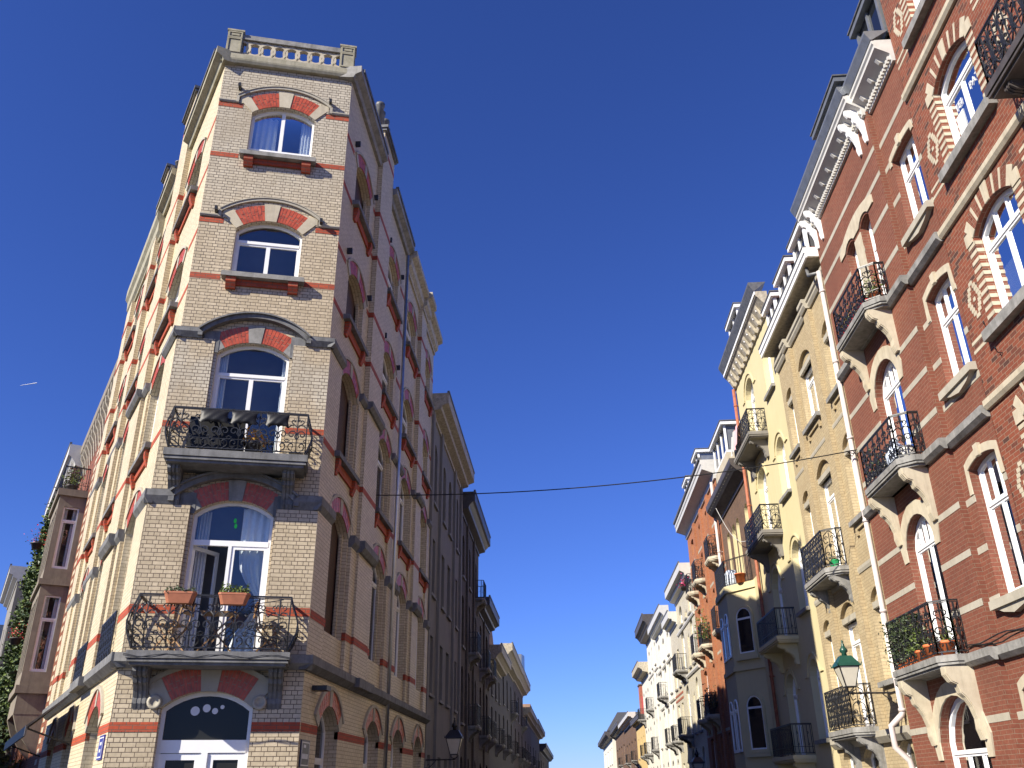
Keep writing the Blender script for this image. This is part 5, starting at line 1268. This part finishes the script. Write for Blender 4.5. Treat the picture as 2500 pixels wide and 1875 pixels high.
FW3 = Frame((FW.m @ Vector((0, .2, 0))).to_2d()[:], -34.4 + 180)
W3 = thing('stone_house', 'brown house with red and white quoins and a two-storey stone oriel', 'house', FW3, -17, 0, 0)
h3w = [(-14.4, -13.4, 1, 3, .2), (-14.4, -13.4, 5.2, 7.4, .3), (-14.4, -13.4, 8.8, 10.8, .3), (-14.4, -13.4, 11.9, 13.2, .3)]
mb = MB(); wall_mb(mb, -22.0, -12.42, 0, 14.5, h3w, 0, .22)
sg = []
for k in range(45):
    z = .3 + k * .32; sg.append((-17.6, -16.9, z, z + .16)); 
wall_bands(mb, sg, 1); mb.build('wall', ['red', 'euville'], FW3, W3); body(W3, FW3, -22.0, -12.42, 14.5)
for h in h3w: window(W3, FW3, *h[:4], h[4], .12, transom=h[3] - .2, glass='glassd', sill=(.14, .14, .1))
mb = MB(); mb.prof([(.02, 14.2), (-.08, 14.2), (-.1, 14.4), (-.3, 14.6), (-.32, 14.9), (.02, 14.9)], -22.1, -12.4); co = mb.build('cornice', 'oriel', FW3, W3)
mb = MB(); k = -21.8
while k < -12.6: mb.prof([(-.02, 14.35), (-.28, 14.55), (-.26, 14.3), (-.14, 14.1), (-.02, 13.5)], k - .08, k + .08); k += .62
split_build(mb, 'console', 'wood', FW3, co)
op = [(-21.4, .02), (-21.4, -.9), (-18.0, -.9), (-18.0, .02)]
mb = MB()
mb.plate(op, 4.1, 4.75); mb.plate([(-21.5, .02), (-21.5, -1.0), (-17.9, -1.0), (-17.9, .02)], 4.75, 5.0)
mb.plate(op, 8.0, 8.35); mb.plate([(-21.5, .02), (-21.5, -1.0), (-17.9, -1.0), (-17.9, .02)], 8.35, 8.55); mb.plate(op, 5.0, 5.45)
mb.plate(op, 8.55, 8.95); mb.plate(op, 11.2, 11.6); mb.plate([(-21.5, .02), (-21.5, -1.0), (-17.9, -1.0), (-17.9, .02)], 11.6, 11.85)
for x in (-21.4, -18.2):
    for y in (-.9, -.18): mb.box(x, x + .2, y, y + .2, 5.45, 8.0); mb.box(x, x + .2, y, y + .2, 8.95, 11.2)
for x in (-20.35, -19.3):
    mb.box(x, x + .16, -.9, -.7, 5.45, 8.0); mb.box(x, x + .16, -.9, -.7, 8.95, 11.2)
mb.prof([(.02, 4.1), (-.9, 4.1), (-.7, 3.6), (-.2, 3.0), (.02, 2.8)], -18.3, -18.01); mb.prof([(.02, 4.1), (-.9, 4.1), (-.7, 3.6), (-.2, 3.0), (.02, 2.8)], -21.4, -21.1)
orl = mb.build('oriel', 'oriel', FW3, W3)
pS = FW3.m @ Vector((-18.0, -.7, 0)); pT = FW3.m @ Vector((-18.0, 0, 0)); FO = Frame((pS.x, pS.y), math.degrees(math.atan2(pT.x - pS.x, pT.y - pS.y)))
for z0 in (5.45, 8.95):
    window(orl, FO, .0, .52, z0, z0 + (2.55 if z0 < 6 else 2.25), 0, .06, transom=z0 + 1.75, leaves=1, fw=.05, curtain=True)
    for x in (-21.2, -20.19, -19.14): window(orl, FW3, x, x + .84, z0, z0 + (2.55 if z0 < 6 else 2.25), 0, -.84, transom=z0 + 1.75, leaves=1, fw=.06, glass='glassd')
railing_mb([(-18.06, -.06), (-18.06, -.9), (-21.3, -.9)], 11.87, 12.75, 'bars', .3).build('railing', 'iron', FW3, W3)
W4 = row_house('stone_house', 'house with a deep bracketed stone cornice behind the climbing plant', FW3, -33.0, -22.05, 14.2, 'red', [(-25, -24), (-28.2, -27.2), (-31.6, -30.6)], [(1, 3), (4.8, 7), (8.2, 10.2), (11.2, 12.8)], rise=.2, cor=(.75, .8), cormat='whitec', dent=(.6, .16, .3, .56, .5), dentmat='whitec', balcs=[(0, 3), (0, 1), (0, 2)], bmot='bars', bal_d=.8)
row_house('stone_house', 'grey house with a rounded glass roof far along the left street', FW3, -66.0, -50.0, 11.0, 'grey', [(-53, -52), (-57, -56), (-61, -60)], [(1, 3), (4.8, 7), (8.2, 9.8)], proj=3.2, cor=(.8, .8), cormat='zinc', depth=8)
row_house('stone_house', 'grey house far along the left street just behind the climbing plant', FW3, -45.0, -36.0, 12.2, 'grey', [(-38, -37), (-42, -41)], [(1, 3), (4.8, 7), (8.2, 10.2)], proj=1.2, cor=(.5, .5), cormat='whitec', depth=8)
# a plain house across the left street, out of frame: its shadow falls on the foot of the sunlit side
OH = row_house('rendered_house', 'plain grey rendered house across the left street, outside the picture', Frame((-22.5, 9.0), 180 - 34.4 + 180), 0, 30, 12.4, 'grey', [(2 + 4 * k, 3.2 + 4 * k) for k in range(7)], [(1, 3), (4.4, 6.4), (7.8, 9.8)], cor=(.5, .5), cormat='wood')

# ---------------------------------------------------------------- lamps, signs, cable
def lantern(label, wall_frame, x, z, arm, gmat='lampgreen', wall_y=0.0, scale=1.0, y_arm=None):
    """wall lantern: four tapered panes under a hipped hood, standing on the end of an arm"""
    L = thing('wall_lantern', label, 'street lamp', wall_frame, x, wall_y, z, 'wall lanterns along the street')
    c = (x, wall_y - arm); k = scale
    def ringp(r, zz): return [(c[0] + sx * r, c[1] + sy * r, z + zz * k) for sx, sy in ((-1, -1), (1, -1), (1, 1), (-1, 1))]
    mb = MB(); a, b = ringp(.10 * k, .12), ringp(.205 * k, .52)
    mb.add(a + b, [(0, 1, 5, 4), (1, 2, 6, 5), (2, 3, 7, 6), (3, 0, 4, 7)]); mb.build('lamp_glass', 'opal', wall_frame, L)
    mb = MB()
    for i in range(4): mb.tube([a[i], b[i]], .013 * k, 4); mb.tube([a[i], a[(i + 1) % 4]], .013 * k, 4); mb.tube([b[i], b[(i + 1) % 4]], .014 * k, 4)
    for i in range(4): mb.tube([a[i], (c[0] + (a[i][0] - c[0]) * .9, c[1] + (a[i][1] - c[1]) * .9, z + .06 * k), (c[0], c[1], z + .0)], .010 * k, 4)
    mb.lathe([(.03 * k, -.02), (.045 * k, 0), (.03 * k, .03 * k)], (c[0], c[1], z), 10); mb.build('lamp_frame', 'iron', wall_frame, L)
    mb = MB(); h0, h1, h2 = ringp(.235 * k, .525), ringp(.22 * k, .58), ringp(.11 * k, .74)
    mb.add(h0 + h1 + h2, [(0, 1, 5, 4), (1, 2, 6, 5), (2, 3, 7, 6), (3, 0, 4, 7), (4, 5, 9, 8), (5, 6, 10, 9), (6, 7, 11, 10), (7, 4, 8, 11), (8, 9, 10, 11), (3, 2, 1, 0)])
    for sx, sy in ((-1, -1), (1, -1), (1, 1), (-1, 1)): mb.tube([(c[0] + sx * .235 * k, c[1] + sy * .235 * k, z + .53 * k), (c[0] + sx * .26 * k, c[1] + sy * .26 * k, z + .60 * k)], .016 * k, 4, r2=.004)
    mb.lathe([(.06 * k, .74 * k), (.05 * k, .80 * k), (.085 * k, .83 * k), (.085 * k, .87 * k), (.045 * k, .93 * k), (.03 * k, .96 * k), (.035 * k, .985 * k), (.012 * k, 1.01 * k), (.028 * k, 1.035 * k), (.002, 1.08 * k)], (c[0], c[1], z), 12)
    mb.build('lamp_hood', gmat, wall_frame, L)
    mb = MB(); mb.tube([(x, wall_y, z - .01), (c[0], c[1], z - .01)], .02 * k, 6); mb.box(x - .05, x + .05, wall_y - .02, wall_y, z - .4, z + .25)
    mb.tube([(x, wall_y, z - .35), (x, wall_y - arm * .2, z - .25), (x, wall_y - arm * .42, z - .03)], .012 * k, 5)
    mb.tube([(x, wall_y - .05 - q[0], z - .18 + q[1]) for q in swirl(.12, 0, .09, -PI, PI * .9, 12)], .009, 5); mb.build('bracket_arm', 'iron', wall_frame, L)
    return L
lantern('green hooded wall lantern in front of the yellow brick house beside the white downpipe', FR, -19.62, 3.36, 1.12)
lantern('dark wall lantern on a long arm against the shaded left row', FE, 29.6, 2.52, 1.0, gmat='iron', scale=1.15)
lantern('dark wall lantern in the shadow below the orange house on the right', FR, -44.2, 2.0, 1.2, gmat='iron', scale=1.2)

def sign(label, fr, x, z, w, h, y, mat, lines):
    Sg = thing('street_sign', label, 'street sign', fr, x, y, z)
    mb = MB(); mb.box(x - w / 2, x + w / 2, y - .025, y, z - h / 2, z + h / 2); mb.build('plate', mat, fr, Sg)
    mb = MB(); t = .018; o = [(x - w / 2 + .03, z - h / 2 + .03), (x + w / 2 - .03, z - h / 2 + .03), (x + w / 2 - .03, z + h / 2 - .03), (x - w / 2 + .03, z + h / 2 - .03)]
    i_ = [(x - w / 2 + .03 + t, z - h / 2 + .03 + t), (x + w / 2 - .03 - t, z - h / 2 + .03 + t), (x + w / 2 - .03 - t, z + h / 2 - .03 - t), (x - w / 2 + .03 + t, z + h / 2 - .03 - t)]
    mb.ring(o, i_, y - .028, y - .0255); mb.build('border', 'signwhite', fr, Sg)
    for zz, ww, hh, xx in lines:      # the words are too small to read in the photo: plain strokes
        mb = MB(); n = 5
        for k in range(n):
            a = xx - ww / 2 + ww * k / n; b = a + ww / n * .68; mb.box(a, b, y - .028, y - .0255, zz - hh / 2, zz + hh / 2)
        mb.build('inscription', 'signwhite', fr, Sg)
sign('bright blue enamel street plate on the sunlit left face of the corner house', FW, -.42, 2.34, .52, .38, -gp, 'signblue', [(2.40, .22, .05, -.42), (2.29, .18, .05, -.42)])
sign('dark blue street plate beside the corner on the shaded right face', FE, 16.05, 2.22, .52, .44, -gp, 'signdark', [(2.34, .14, .05, 16.0), (2.18, .36, .08, 16.05)])

# cable slung across the street
CB = thing('overhead_cable', 'thin black cable sagging across the street between the two rows', 'cable', FG, 0, 0, 0)
mb = MB(); A = Vector((-4.66, 20.5, 8.3)); B = Vector((6.83, 19.3, 8.62)); pts = []
for k in range(25):
    t = k / 24; p = A.lerp(B, t); p.z -= .30 * 4 * t * (1 - t); pts.append(tuple(p))
mb.tube(pts, .013, 6); mb.tube([tuple(A + Vector((0, 0, -.12))), tuple(A), tuple(A + Vector((.15, 0, 0)))], .02, 5)
CBo = mb.build('cable', 'cable', None, CB)
mb = MB()
for k in range(3): mb.tube([(6.6 + .03 * k, 19.33, 8.6), (6.75, 19.3 + .05 * k, 8.62 - .06 * k), (6.86, 19.32, 8.45 + .1 * k)], .012, 4)
mb.build('cable_clamp', 'iron', None, CB)
HW = thing('hanging_wire', 'pale loose wire hanging in a curve under the dark cornice on the right', 'wire', FR, -33, 0, 10)
mb = MB(); pts = []
for k in range(17):
    t = k / 16; pts.append((-36.0 + 4.6 * t, -.5 + .45 * t, 12.3 - 2.4 * t - .75 * math.sin(PI * t)))
mb.tube(pts, .012, 4); mb.build('wire', 'whitec', FR, HW)
LC = thing('wire_bundle', 'bundle of black cables running along the stone string course of the red brick house', 'cables', FR, -12, 0, 3.6)
for k in range(3):
    mb = MB(); rg = random.Random(k); mb.tube([(-15.85 + .3 * q, -.12 - .03 * k + rg.uniform(-.02, .02), 3.66 + .035 * k + .03 * math.sin(q * 1.3 + k)) for q in range(11)], .011, 6); mb.build('cable', 'cable', FR, LC)

# planters on the first-floor balcony of the corner house
def planter(label, fr, x, y, z, w, h, d, pot='pot', leaf='leafy', group=None, n=160, lh=.12, sx=1.0, flowers=None, name='flower_box', seed=1):
    T = thing(name, label, 'flower box', fr, x, y, z, group)
    mb = MB(); a, b = w / 2, d / 2
    lo = [(-a * .82, -b * .7), (a * .82, -b * .7), (a * .82, b * .7), (-a * .82, b * .7)]; hi = [(-a, -b), (a, -b), (a, b), (-a, b)]
    def rr(p, k):
        out = []
        for i in range(4):
            q0, q1, q2 = Vector(p[i - 1]), Vector(p[i]), Vector(p[(i + 1) % 4])
            out += [q1 + (q0 - q1).normalized() * k, q1 + ((q0 - q1).normalized() + (q2 - q1).normalized()) * k * .3, q1 + (q2 - q1).normalized() * k]
        return out
    L0, L1 = rr(lo, .05), rr(hi, .05); n_ = len(L0)
    rows = [(L0, 0), (L1, h * .82), ([q * 1.04 for q in L1], h * .83), ([q * 1.04 for q in L1], h), ([q * .92 for q in L1], h), ([q * .9 for q in L1], h * .85)]
    vs = [(x + q.x, y + q.y, z + zz) for L, zz in rows for q in L]
    mb.add(vs, [(i * n_ + k, i * n_ + (k + 1) % n_, (i + 1) * n_ + (k + 1) % n_, (i + 1) * n_ + k) for i in range(len(rows) - 1) for k in range(n_)] + [tuple(range(n_)), tuple(range((len(rows) - 1) * n_, len(rows) * n_))])
    mb.build('pot', pot, fr, T)
    if leaf:
        mb = MB(); leaves_mb(mb, lambda r: (x + r.uniform(-a, a) * .95 * sx, y + r.uniform(-b, b), z + h * .9 + abs(r.gauss(0, lh)) ), n, .05, seed); mb.build('plant', leaf, fr, T)
    if flowers:
        mb = MB(); leaves_mb(mb, lambda r: (x + r.uniform(-a, a), y + r.uniform(-b, b), z + h + abs(r.gauss(0, lh * 1.4))), 60, .07, seed + 5); mb.build('flowers', flowers, fr, T)
    return T
planter('terracotta flower box hung on the left part of the corner balcony railing', FC, .89, -.90, 4.50, .50, .19, .20, n=220, lh=.05, leaf='leafd', group='terracotta flower boxes on the corner balcony', seed=3)
planter('terracotta flower box hung near the middle of the corner balcony railing, with fuller green plants', FC, 1.76, -.90, 4.50, .50, .19, .20, n=300, lh=.07, leaf='leafy', group='terracotta flower boxes on the corner balcony', seed=9)
# folding chairs and table behind them
def folding_chair(label, x, y, z, rz):
    F = Frame((0, 0), 90); base = FC.m @ Matrix.Translation((x, y, z)) @ Matrix.Rotation(rz, 4, 'Z')
    class _f: pass
    ff = _f(); ff.m = base
    C = thing('folding_chair', label, 'chair', ff, 0, 0, 0, 'wooden folding chairs on the corner balcony')
    for sx in (-.19, .19):
        mb = MB(); mb.tube([(sx, .22, 0), (sx, -.18, .46), (sx * 1.0, -.26, .85)], .018, 4); mb.build('leg', 'woodc', ff, C)
        mb = MB(); mb.tube([(sx * .85, -.22, 0), (sx * .85, .20, .45)], .018, 4); mb.build('leg', 'woodc', ff, C)
    mb = MB()
    for k in range(5): mb.box(-.19, .19, -.18 + k * .085, -.12 + k * .085, .45, .47)
    mb.build('seat', 'woodc', ff, C)
    mb = MB()
    for k in range(3): mb.box(-.19, .19, -.27 + .002 * k, -.25 + .002 * k, .62 + k * .085, .68 + k * .085)
    mb.build('backrest', 'woodc', ff, C)
    return C
folding_chair('wooden folding chair at the right end of the lower corner balcony', 2.35, -.38, 3.77, R_(-80))
folding_chair('wooden folding chair at the left end of the corner balcony behind a flower box', .75, -.38, 3.77, R_(70))
T = thing('balcony_table', 'small wooden table between two folding chairs on the lower corner balcony', 'table', FC, 1.5, -.42, 3.77)
mb = MB(); mb.box(1.2, 1.8, -.62, -.22, 4.42, 4.45); mb.build('table_top', 'woodc', FC, T)
for (xa, ya), (xb, yb) in (((1.22, -.6), (1.78, -.6)), ((1.78, -.6), (1.22, -.6)), ((1.22, -.24), (1.78, -.24)), ((1.78, -.24), (1.22, -.24))):
    mb = MB(); mb.tube([(xa, ya, 3.77), (xb, yb, 4.42)], .016, 4); mb.build('leg', 'woodc', FC, T)
CBL = thing('wire_coil', 'black wires coiled and hanging at the right end of the lower corner balcony', 'cables', FC, 2.7, -.7, 3.8)
for k in range(4):
    rg = random.Random(40 + k); mb = MB()
    mb.tube([(2.3 + .32 * math.sin(q * .9 + k), -.74 - .02 * k, 3.85 + .8 * q / 14 + rg.uniform(-.02, .02)) for q in range(15)] if k < 2 else [(.15 + .22 * q, -.90 - .01 * k, 3.66 + .03 * math.sin(q * 1.7 + k)) for q in range(13)], .009, 4); mb.build('wire', 'cable', FC, CBL)

# black cushions, bench and plant on the second-floor balcony
for x0, x1, lab in ((.74, 1.26, 'black cushion tied to the balcony rail, leftmost of three'), (1.30, 1.78, 'black cushion tied to the balcony rail, middle of three'), (1.93, 2.36, 'black cushion tied to the balcony rail, rightmost of three')):
    Q = thing('cushion', lab, 'cushion', FC, (x0 + x1) / 2, -.72, 7.85, 'black cushions on the upper corner balcony')
    mb = MB(); nx, nz = 14, 10; V = []
    for f_ in (-1, 1):
        for j in range(nz + 1):
            for i in range(nx + 1):
                u, v = i / nx, j / nz; puff = (math.sin(PI * u) * math.sin(PI * v)) ** .5 * .055
                pin = 1 - .10 * math.sin(PI * u); zz = 8.10 - .28 * v * (1 - .08 * math.sin(PI * u)); xx = x0 + (x1 - x0) * (.5 + (u - .5) * (1 - .10 * math.sin(PI * v)))
                V.append((xx, -.735 - .06 * v + f_ * puff + .006 * math.sin(u * 17 + v * 9), zz))
    n1 = (nx + 1) * (nz + 1); Fs = []
    for q in (0, n1):
        for j in range(nz):
            for i in range(nx): k = q + j * (nx + 1) + i; Fs.append((k, k + 1, k + nx + 2, k + nx + 1))
    mb.add(V, Fs, 0, True); mb.build('cover', 'black', FC, Q)
    mb = MB()
    for x in (x0 + .03, x1 - .03): mb.tube([(x, -.72, 8.16), (x, -.76, 8.12), (x, -.74, 8.06)], .006, 4)
    split_build(mb, 'tie', 'black', FC, Q)
BN = thing('balcony_bench', 'long black bench behind the railing of the upper corner balcony', 'bench', FC, 1.4, -.35, 7.33)
mb = MB(); mb.box(.55, 1.55, -.52, -.12, 7.62, 7.72); mb.build('seat', 'black', FC, BN)
mb = MB(); mb.box(.55, 1.55, -.56, -.525, 7.40, 8.02); mb.build('backrest', 'black', FC, BN)
for x in (.6, 1.5):
    mb = MB(); mb.box(x - .03, x + .03, -.5, -.15, 7.325, 7.62); mb.build('leg', 'black', FC, BN)
def pot_plant(label, fr, x, y, z, r, h, pot, leaf, n=140, lh=.25, spread=1.4, size=.06, flower=None, seed=2, group=None, cat='potted plant'):
    T = thing('potted_plant', label, cat, fr, x, y, z, group)
    mb = MB(); mb.lathe([(r * .68, 0), (r * .95, h * .8), (r * 1.06, h * .82), (r * 1.06, h), (r * .9, h), (r * .88, h * .9), (.001, h * .9)], (x, y, z), 14); mb.build('pot', pot, fr, T)
    mb = MB(); leaves_mb(mb, lambda g: (x + g.gauss(0, r * spread * .5), y + g.gauss(0, r * spread * .4), z + h + abs(g.gauss(0, lh * .6))), n, size, seed)
    for k in range(5): mb.tube([(x, y, z + h * .9), (x + math.cos(k * 1.3) * r * .5, y + math.sin(k * 1.3) * r * .4, z + h + lh * .7)], .006, 3)
    mb.build('plant', leaf, fr, T)
    if flower: mb = MB(); leaves_mb(mb, lambda g: (x + g.gauss(0, r * spread * .5), y + g.gauss(0, r * spread * .4), z + h + abs(g.gauss(0, lh * .8))), 50, size * 1.2, seed + 3); mb.build('flowers', flower, fr, T)
    return T
pot_plant('pot with withered yellow plant behind the upper corner balcony railing', FC, 1.72, -.42, 7.33, .16, .26, 'woodd', 'yellowleaf', n=120, lh=.18, size=.08)
DS = thing('pale_dish', 'cream dish lying on the slab at the right end of the upper corner balcony', 'dish', FC, 2.5, -.5, 7.33)
mb = MB(); mb.lathe([(.08, 0), (.15, .05), (.16, .07), (.14, .06), (.07, .015)], (2.5, -.5, 7.325), 18); mb.build('bowl', 'euville', FC, DS)

# red brick house balconies: hedge, pots, planters, sacks
HG = thing('balcony_hedge', 'dense dark green hedge filling the far half of the lowest balcony on the red house', 'plant', FR, -17.8, -.5, 3.63)
mb = MB(); rg = random.Random(5)
leaves_mb(mb, lambda g: (g.uniform(-18.50, -16.95), -PB - .20 + g.gauss(0, .10) - .12, 3.72 + g.random() ** .8 * .82), 3000, .055, 11); mb.build('foliage', 'leafd', FR, HG)
mb = MB()
for k in range(16): x = -18.4 + k * .095; mb.tube([(x, -PB - .3, 3.63), (x + rg.uniform(-.05, .05), -PB - .3, 4.3)], .008, 4)
split_build(mb, 'stem', 'woodd', FR, HG)
pot_plant('light green shrub spilling through the lowest red-house railing', FR, -17.0, -PB - .36, 3.63, .13, .2, 'flowerpot', 'leafy', n=320, lh=.35, spread=2.0, size=.05, seed=6)
for k, x in enumerate((-18.25, -17.8, -17.4)): planter('long orange trough on the lowest red-house balcony, %s' % ('farthest of three', 'middle of three', 'nearest of three')[k], FR, x, -PB - .30, 3.63, .40, .17, .18, pot='flowerpot', leaf='leafd', n=60, lh=.08, group='orange troughs on the lowest balcony', seed=20 + k, name='trough')
pot_plant('orange clay pot at the bend of the lowest red-house balcony', FR, -16.55, -PB - .34, 3.63, .15, .24, 'flowerpot', 'leafd', n=60, lh=.15, size=.05, seed=8)
pot_plant('orange clay pot at the near end of the lowest red-house balcony', FR, -16.12, -PB - .25, 3.63, .14, .24, 'flowerpot', 'leafy', n=70, lh=.12, size=.05, seed=9)
planter('long red trough of trailing greenery on the topmost red-house balcony', FR, -17.35, -PB - .34, 10.63, 1.0, .20, .20, pot='redpot', leaf='leafy', n=330, lh=.16, seed=31, name='trough')
planter('short red trough on the near bend of the topmost red-house balcony', FR, -16.35, -PB - .34, 10.63, .42, .18, .18, pot='redpot', leaf='leaf', n=160, lh=.14, seed=33, name='trough')
pot_plant('small clay pot with leafy plant at the near end of the topmost red-house balcony', FR, -15.98, -PB - .24, 10.63, .11, .18, 'flowerpot', 'leafy', n=150, lh=.3, spread=2.2, size=.055, seed=12)
SK = thing('sack', 'white and blue plastic sack standing on the middle red-house balcony', 'sack', FR, -16.5, -.4, 7.21)
mb = MB(); mb.lathe([(.12, 0), (.20, .08), (.21, .25), (.16, .42), (.07, .50), (.09, .56), (.02, .55)], (-16.5, -PB - .27, 7.21), 16); mb.build('sack_body', 'bag', FR, SK)
SK2 = thing('sack', 'low grey-white sack lying beside the door on the middle red-house balcony', 'sack', FR, -16.1, -.3, 7.21)
mb = MB(); mb.lathe([(.10, 0), (.17, .06), (.17, .18), (.10, .28), (.02, .3)], (-16.1, -PB - .22, 7.21), 14); mb.build('sack_body', 'whitec', FR, SK2)
pot_plant('dark pot with sprawling plant on the far side of the middle red-house balcony', FR, -17.3, -PB - .3, 7.21, .14, .22, 'woodd', 'leafd', n=160, lh=.3, spread=2, size=.06, seed=14)
planter('green plastic trough at the near end of the upper yellow-house balcony', FR, -21.75, -.34, 6.47, .36, .16, .18, pot='greenpot', leaf='leafd', n=90, lh=.07, seed=41, name='trough')
# washing on the cream house
CLt = thing('hanging_cloth', 'pink and white cloths hung over the topmost balcony of the cream house', 'cloth', FR, -30, -.66, 13)
for k, (xa, xb, m_) in enumerate(((-30.35, -29.7, 'whitec'), (-29.68, -29.0, 'pinkcloth'))):
    mb = MB(); V = []
    for j in range(9):
        for i in range(9): V.append((xa + (xb - xa) * i / 8, -.66 - .02 * math.sin(i * 1.7 + k) - .012 * j, 13.30 - .75 * j / 8 - .05 * math.sin(i * .8)))
    mb.add(V, [(j * 9 + i, j * 9 + i + 1, j * 9 + i + 10, j * 9 + i + 9) for j in range(8) for i in range(8)], 0, True); mb.build('cloth', m_, FR, CLt)
# bay balcony clutter
BK = thing('bucket', 'orange bucket on top of the rendered bay', 'bucket', FR, -33.2, -.4, 8.56)
mb = MB(); mb.lathe([(.16, 0), (.2, .3), (.21, .3), (.21, .33), (.17, .33), (.15, .05)], (-33.2, -.4, 8.56), 14); mb.build('pail', 'flowerpot', FR, BK)
SK3 = thing('sack', 'blue white sack leaning on the railing above the rendered bay', 'sack', FR, -34.4, -.5, 8.56)
mb = MB(); mb.lathe([(.2, 0), (.32, .12), (.30, .5), (.18, .72), (.03, .75)], (-34.4, -.5, 8.56), 14); mb.build('sack_body', 'bag', FR, SK3)
pot_plant('feathery green plant on an orange-house balcony', FR, -44.0, -.30, 7.85, .2, .3, 'woodd', 'leafy', n=420, lh=.9, spread=2.6, size=.10, seed=51)
pot_plant('pink flowering plant on the farthest orange-house balcony', FR, -47.5, -.62, 11.2, .16, .2, 'woodd', 'leaf', n=60, lh=.3, spread=2.0, size=.10, flower='petalpink', seed=53)
pot_plant('shaggy dark plant on a low orange-house balcony', FR, -44.2, -.3, 4.72, .2, .3, 'woodd', 'leafd', n=260, lh=.7, spread=2.4, size=.10, seed=55)
# west side greenery
IV = thing('climbing_plant', 'tall mass of green climbing plant covering the house on the far left', 'climbing plant', FW, -26, -.6, 0)
def ivy(g):
    z = 13.0 * g.random() ** .85; s_ = g.uniform(22.5, 30.0); b = .45 + .75 * max(0, 1 - z / 13.5) ** .8
    c_ = math.sin(s_ * 2.3 + z * 1.4) + math.sin(z * 2.9 + s_ * .7); o = .1 + b * (.55 + .22 * c_ + g.gauss(0, .16))
    return (-s_, -max(o, -.1), z)
mb = MB(); leaves_mb(mb, ivy, 15000, .19, 71); mb.build('foliage', 'leaf', FW, IV)
mb = MB(); leaves_mb(mb, lambda g: (lambda p: (p[0], p[1] - .12, p[2]))(ivy(g)), 3500, .16, 73); mb.build('young_leaves', 'leafy', FW, IV)
mb = MB(); rg = random.Random(3)
for k in range(7): mb.tube([(-23.5 - k, -.1, 0), (-23.7 - k, -.2, 4), (-23.3 - k, -.2, 8), (-23.6 - k, -.15, 12)], .06, 6, r2=.02)
split_build(mb, 'stem', 'woodd', FW, IV)
pot_plant('red geraniums on the upper balcony beside the climbing plant', FW, -22.6, -.95, 10.6, .22, .25, 'woodd', 'leaf', n=120, lh=.35, spread=2.2, size=.06, flower='petalred', seed=61)
pot_plant('red geraniums on the lower balcony beside the climbing plant', FW, -22.6, -.95, 6.9, .22, .25, 'woodd', 'leaf', n=120, lh=.35, spread=2.2, size=.06, flower='petalred', seed=63)
for k, (x, lab) in enumerate(((-18.5, 'bushy pot plant at the near corner on top of the stone oriel'), (-19.4, 'round dark pot with a grassy plant on top of the stone oriel'), (-20.4, 'tall leafy pot plant farther back on top of the stone oriel'))):
    pot_plant(lab, FW, x, -.35, 11.86, .2, .3, 'woodd', 'leafd' if k else 'leafy', n=160, lh=.6, spread=2.2, size=.09, seed=80 + k, group='potted plants on the oriel')
# contrail, very high and far away
CTR = thing('contrail', 'short faint white contrail in the sky at the left edge', 'contrail', None, -4770, 6840, 3388)
mb = MB(); mb.tube([(-4824.5, 6812.2, 3365.9), (-4790, 6829, 3380), (-4750, 6849, 3396), (-4713.9, 6866.8, 3411.2)], 2.0, 6, r2=4.5); mb.build('vapour', 'contrail', None, CTR)
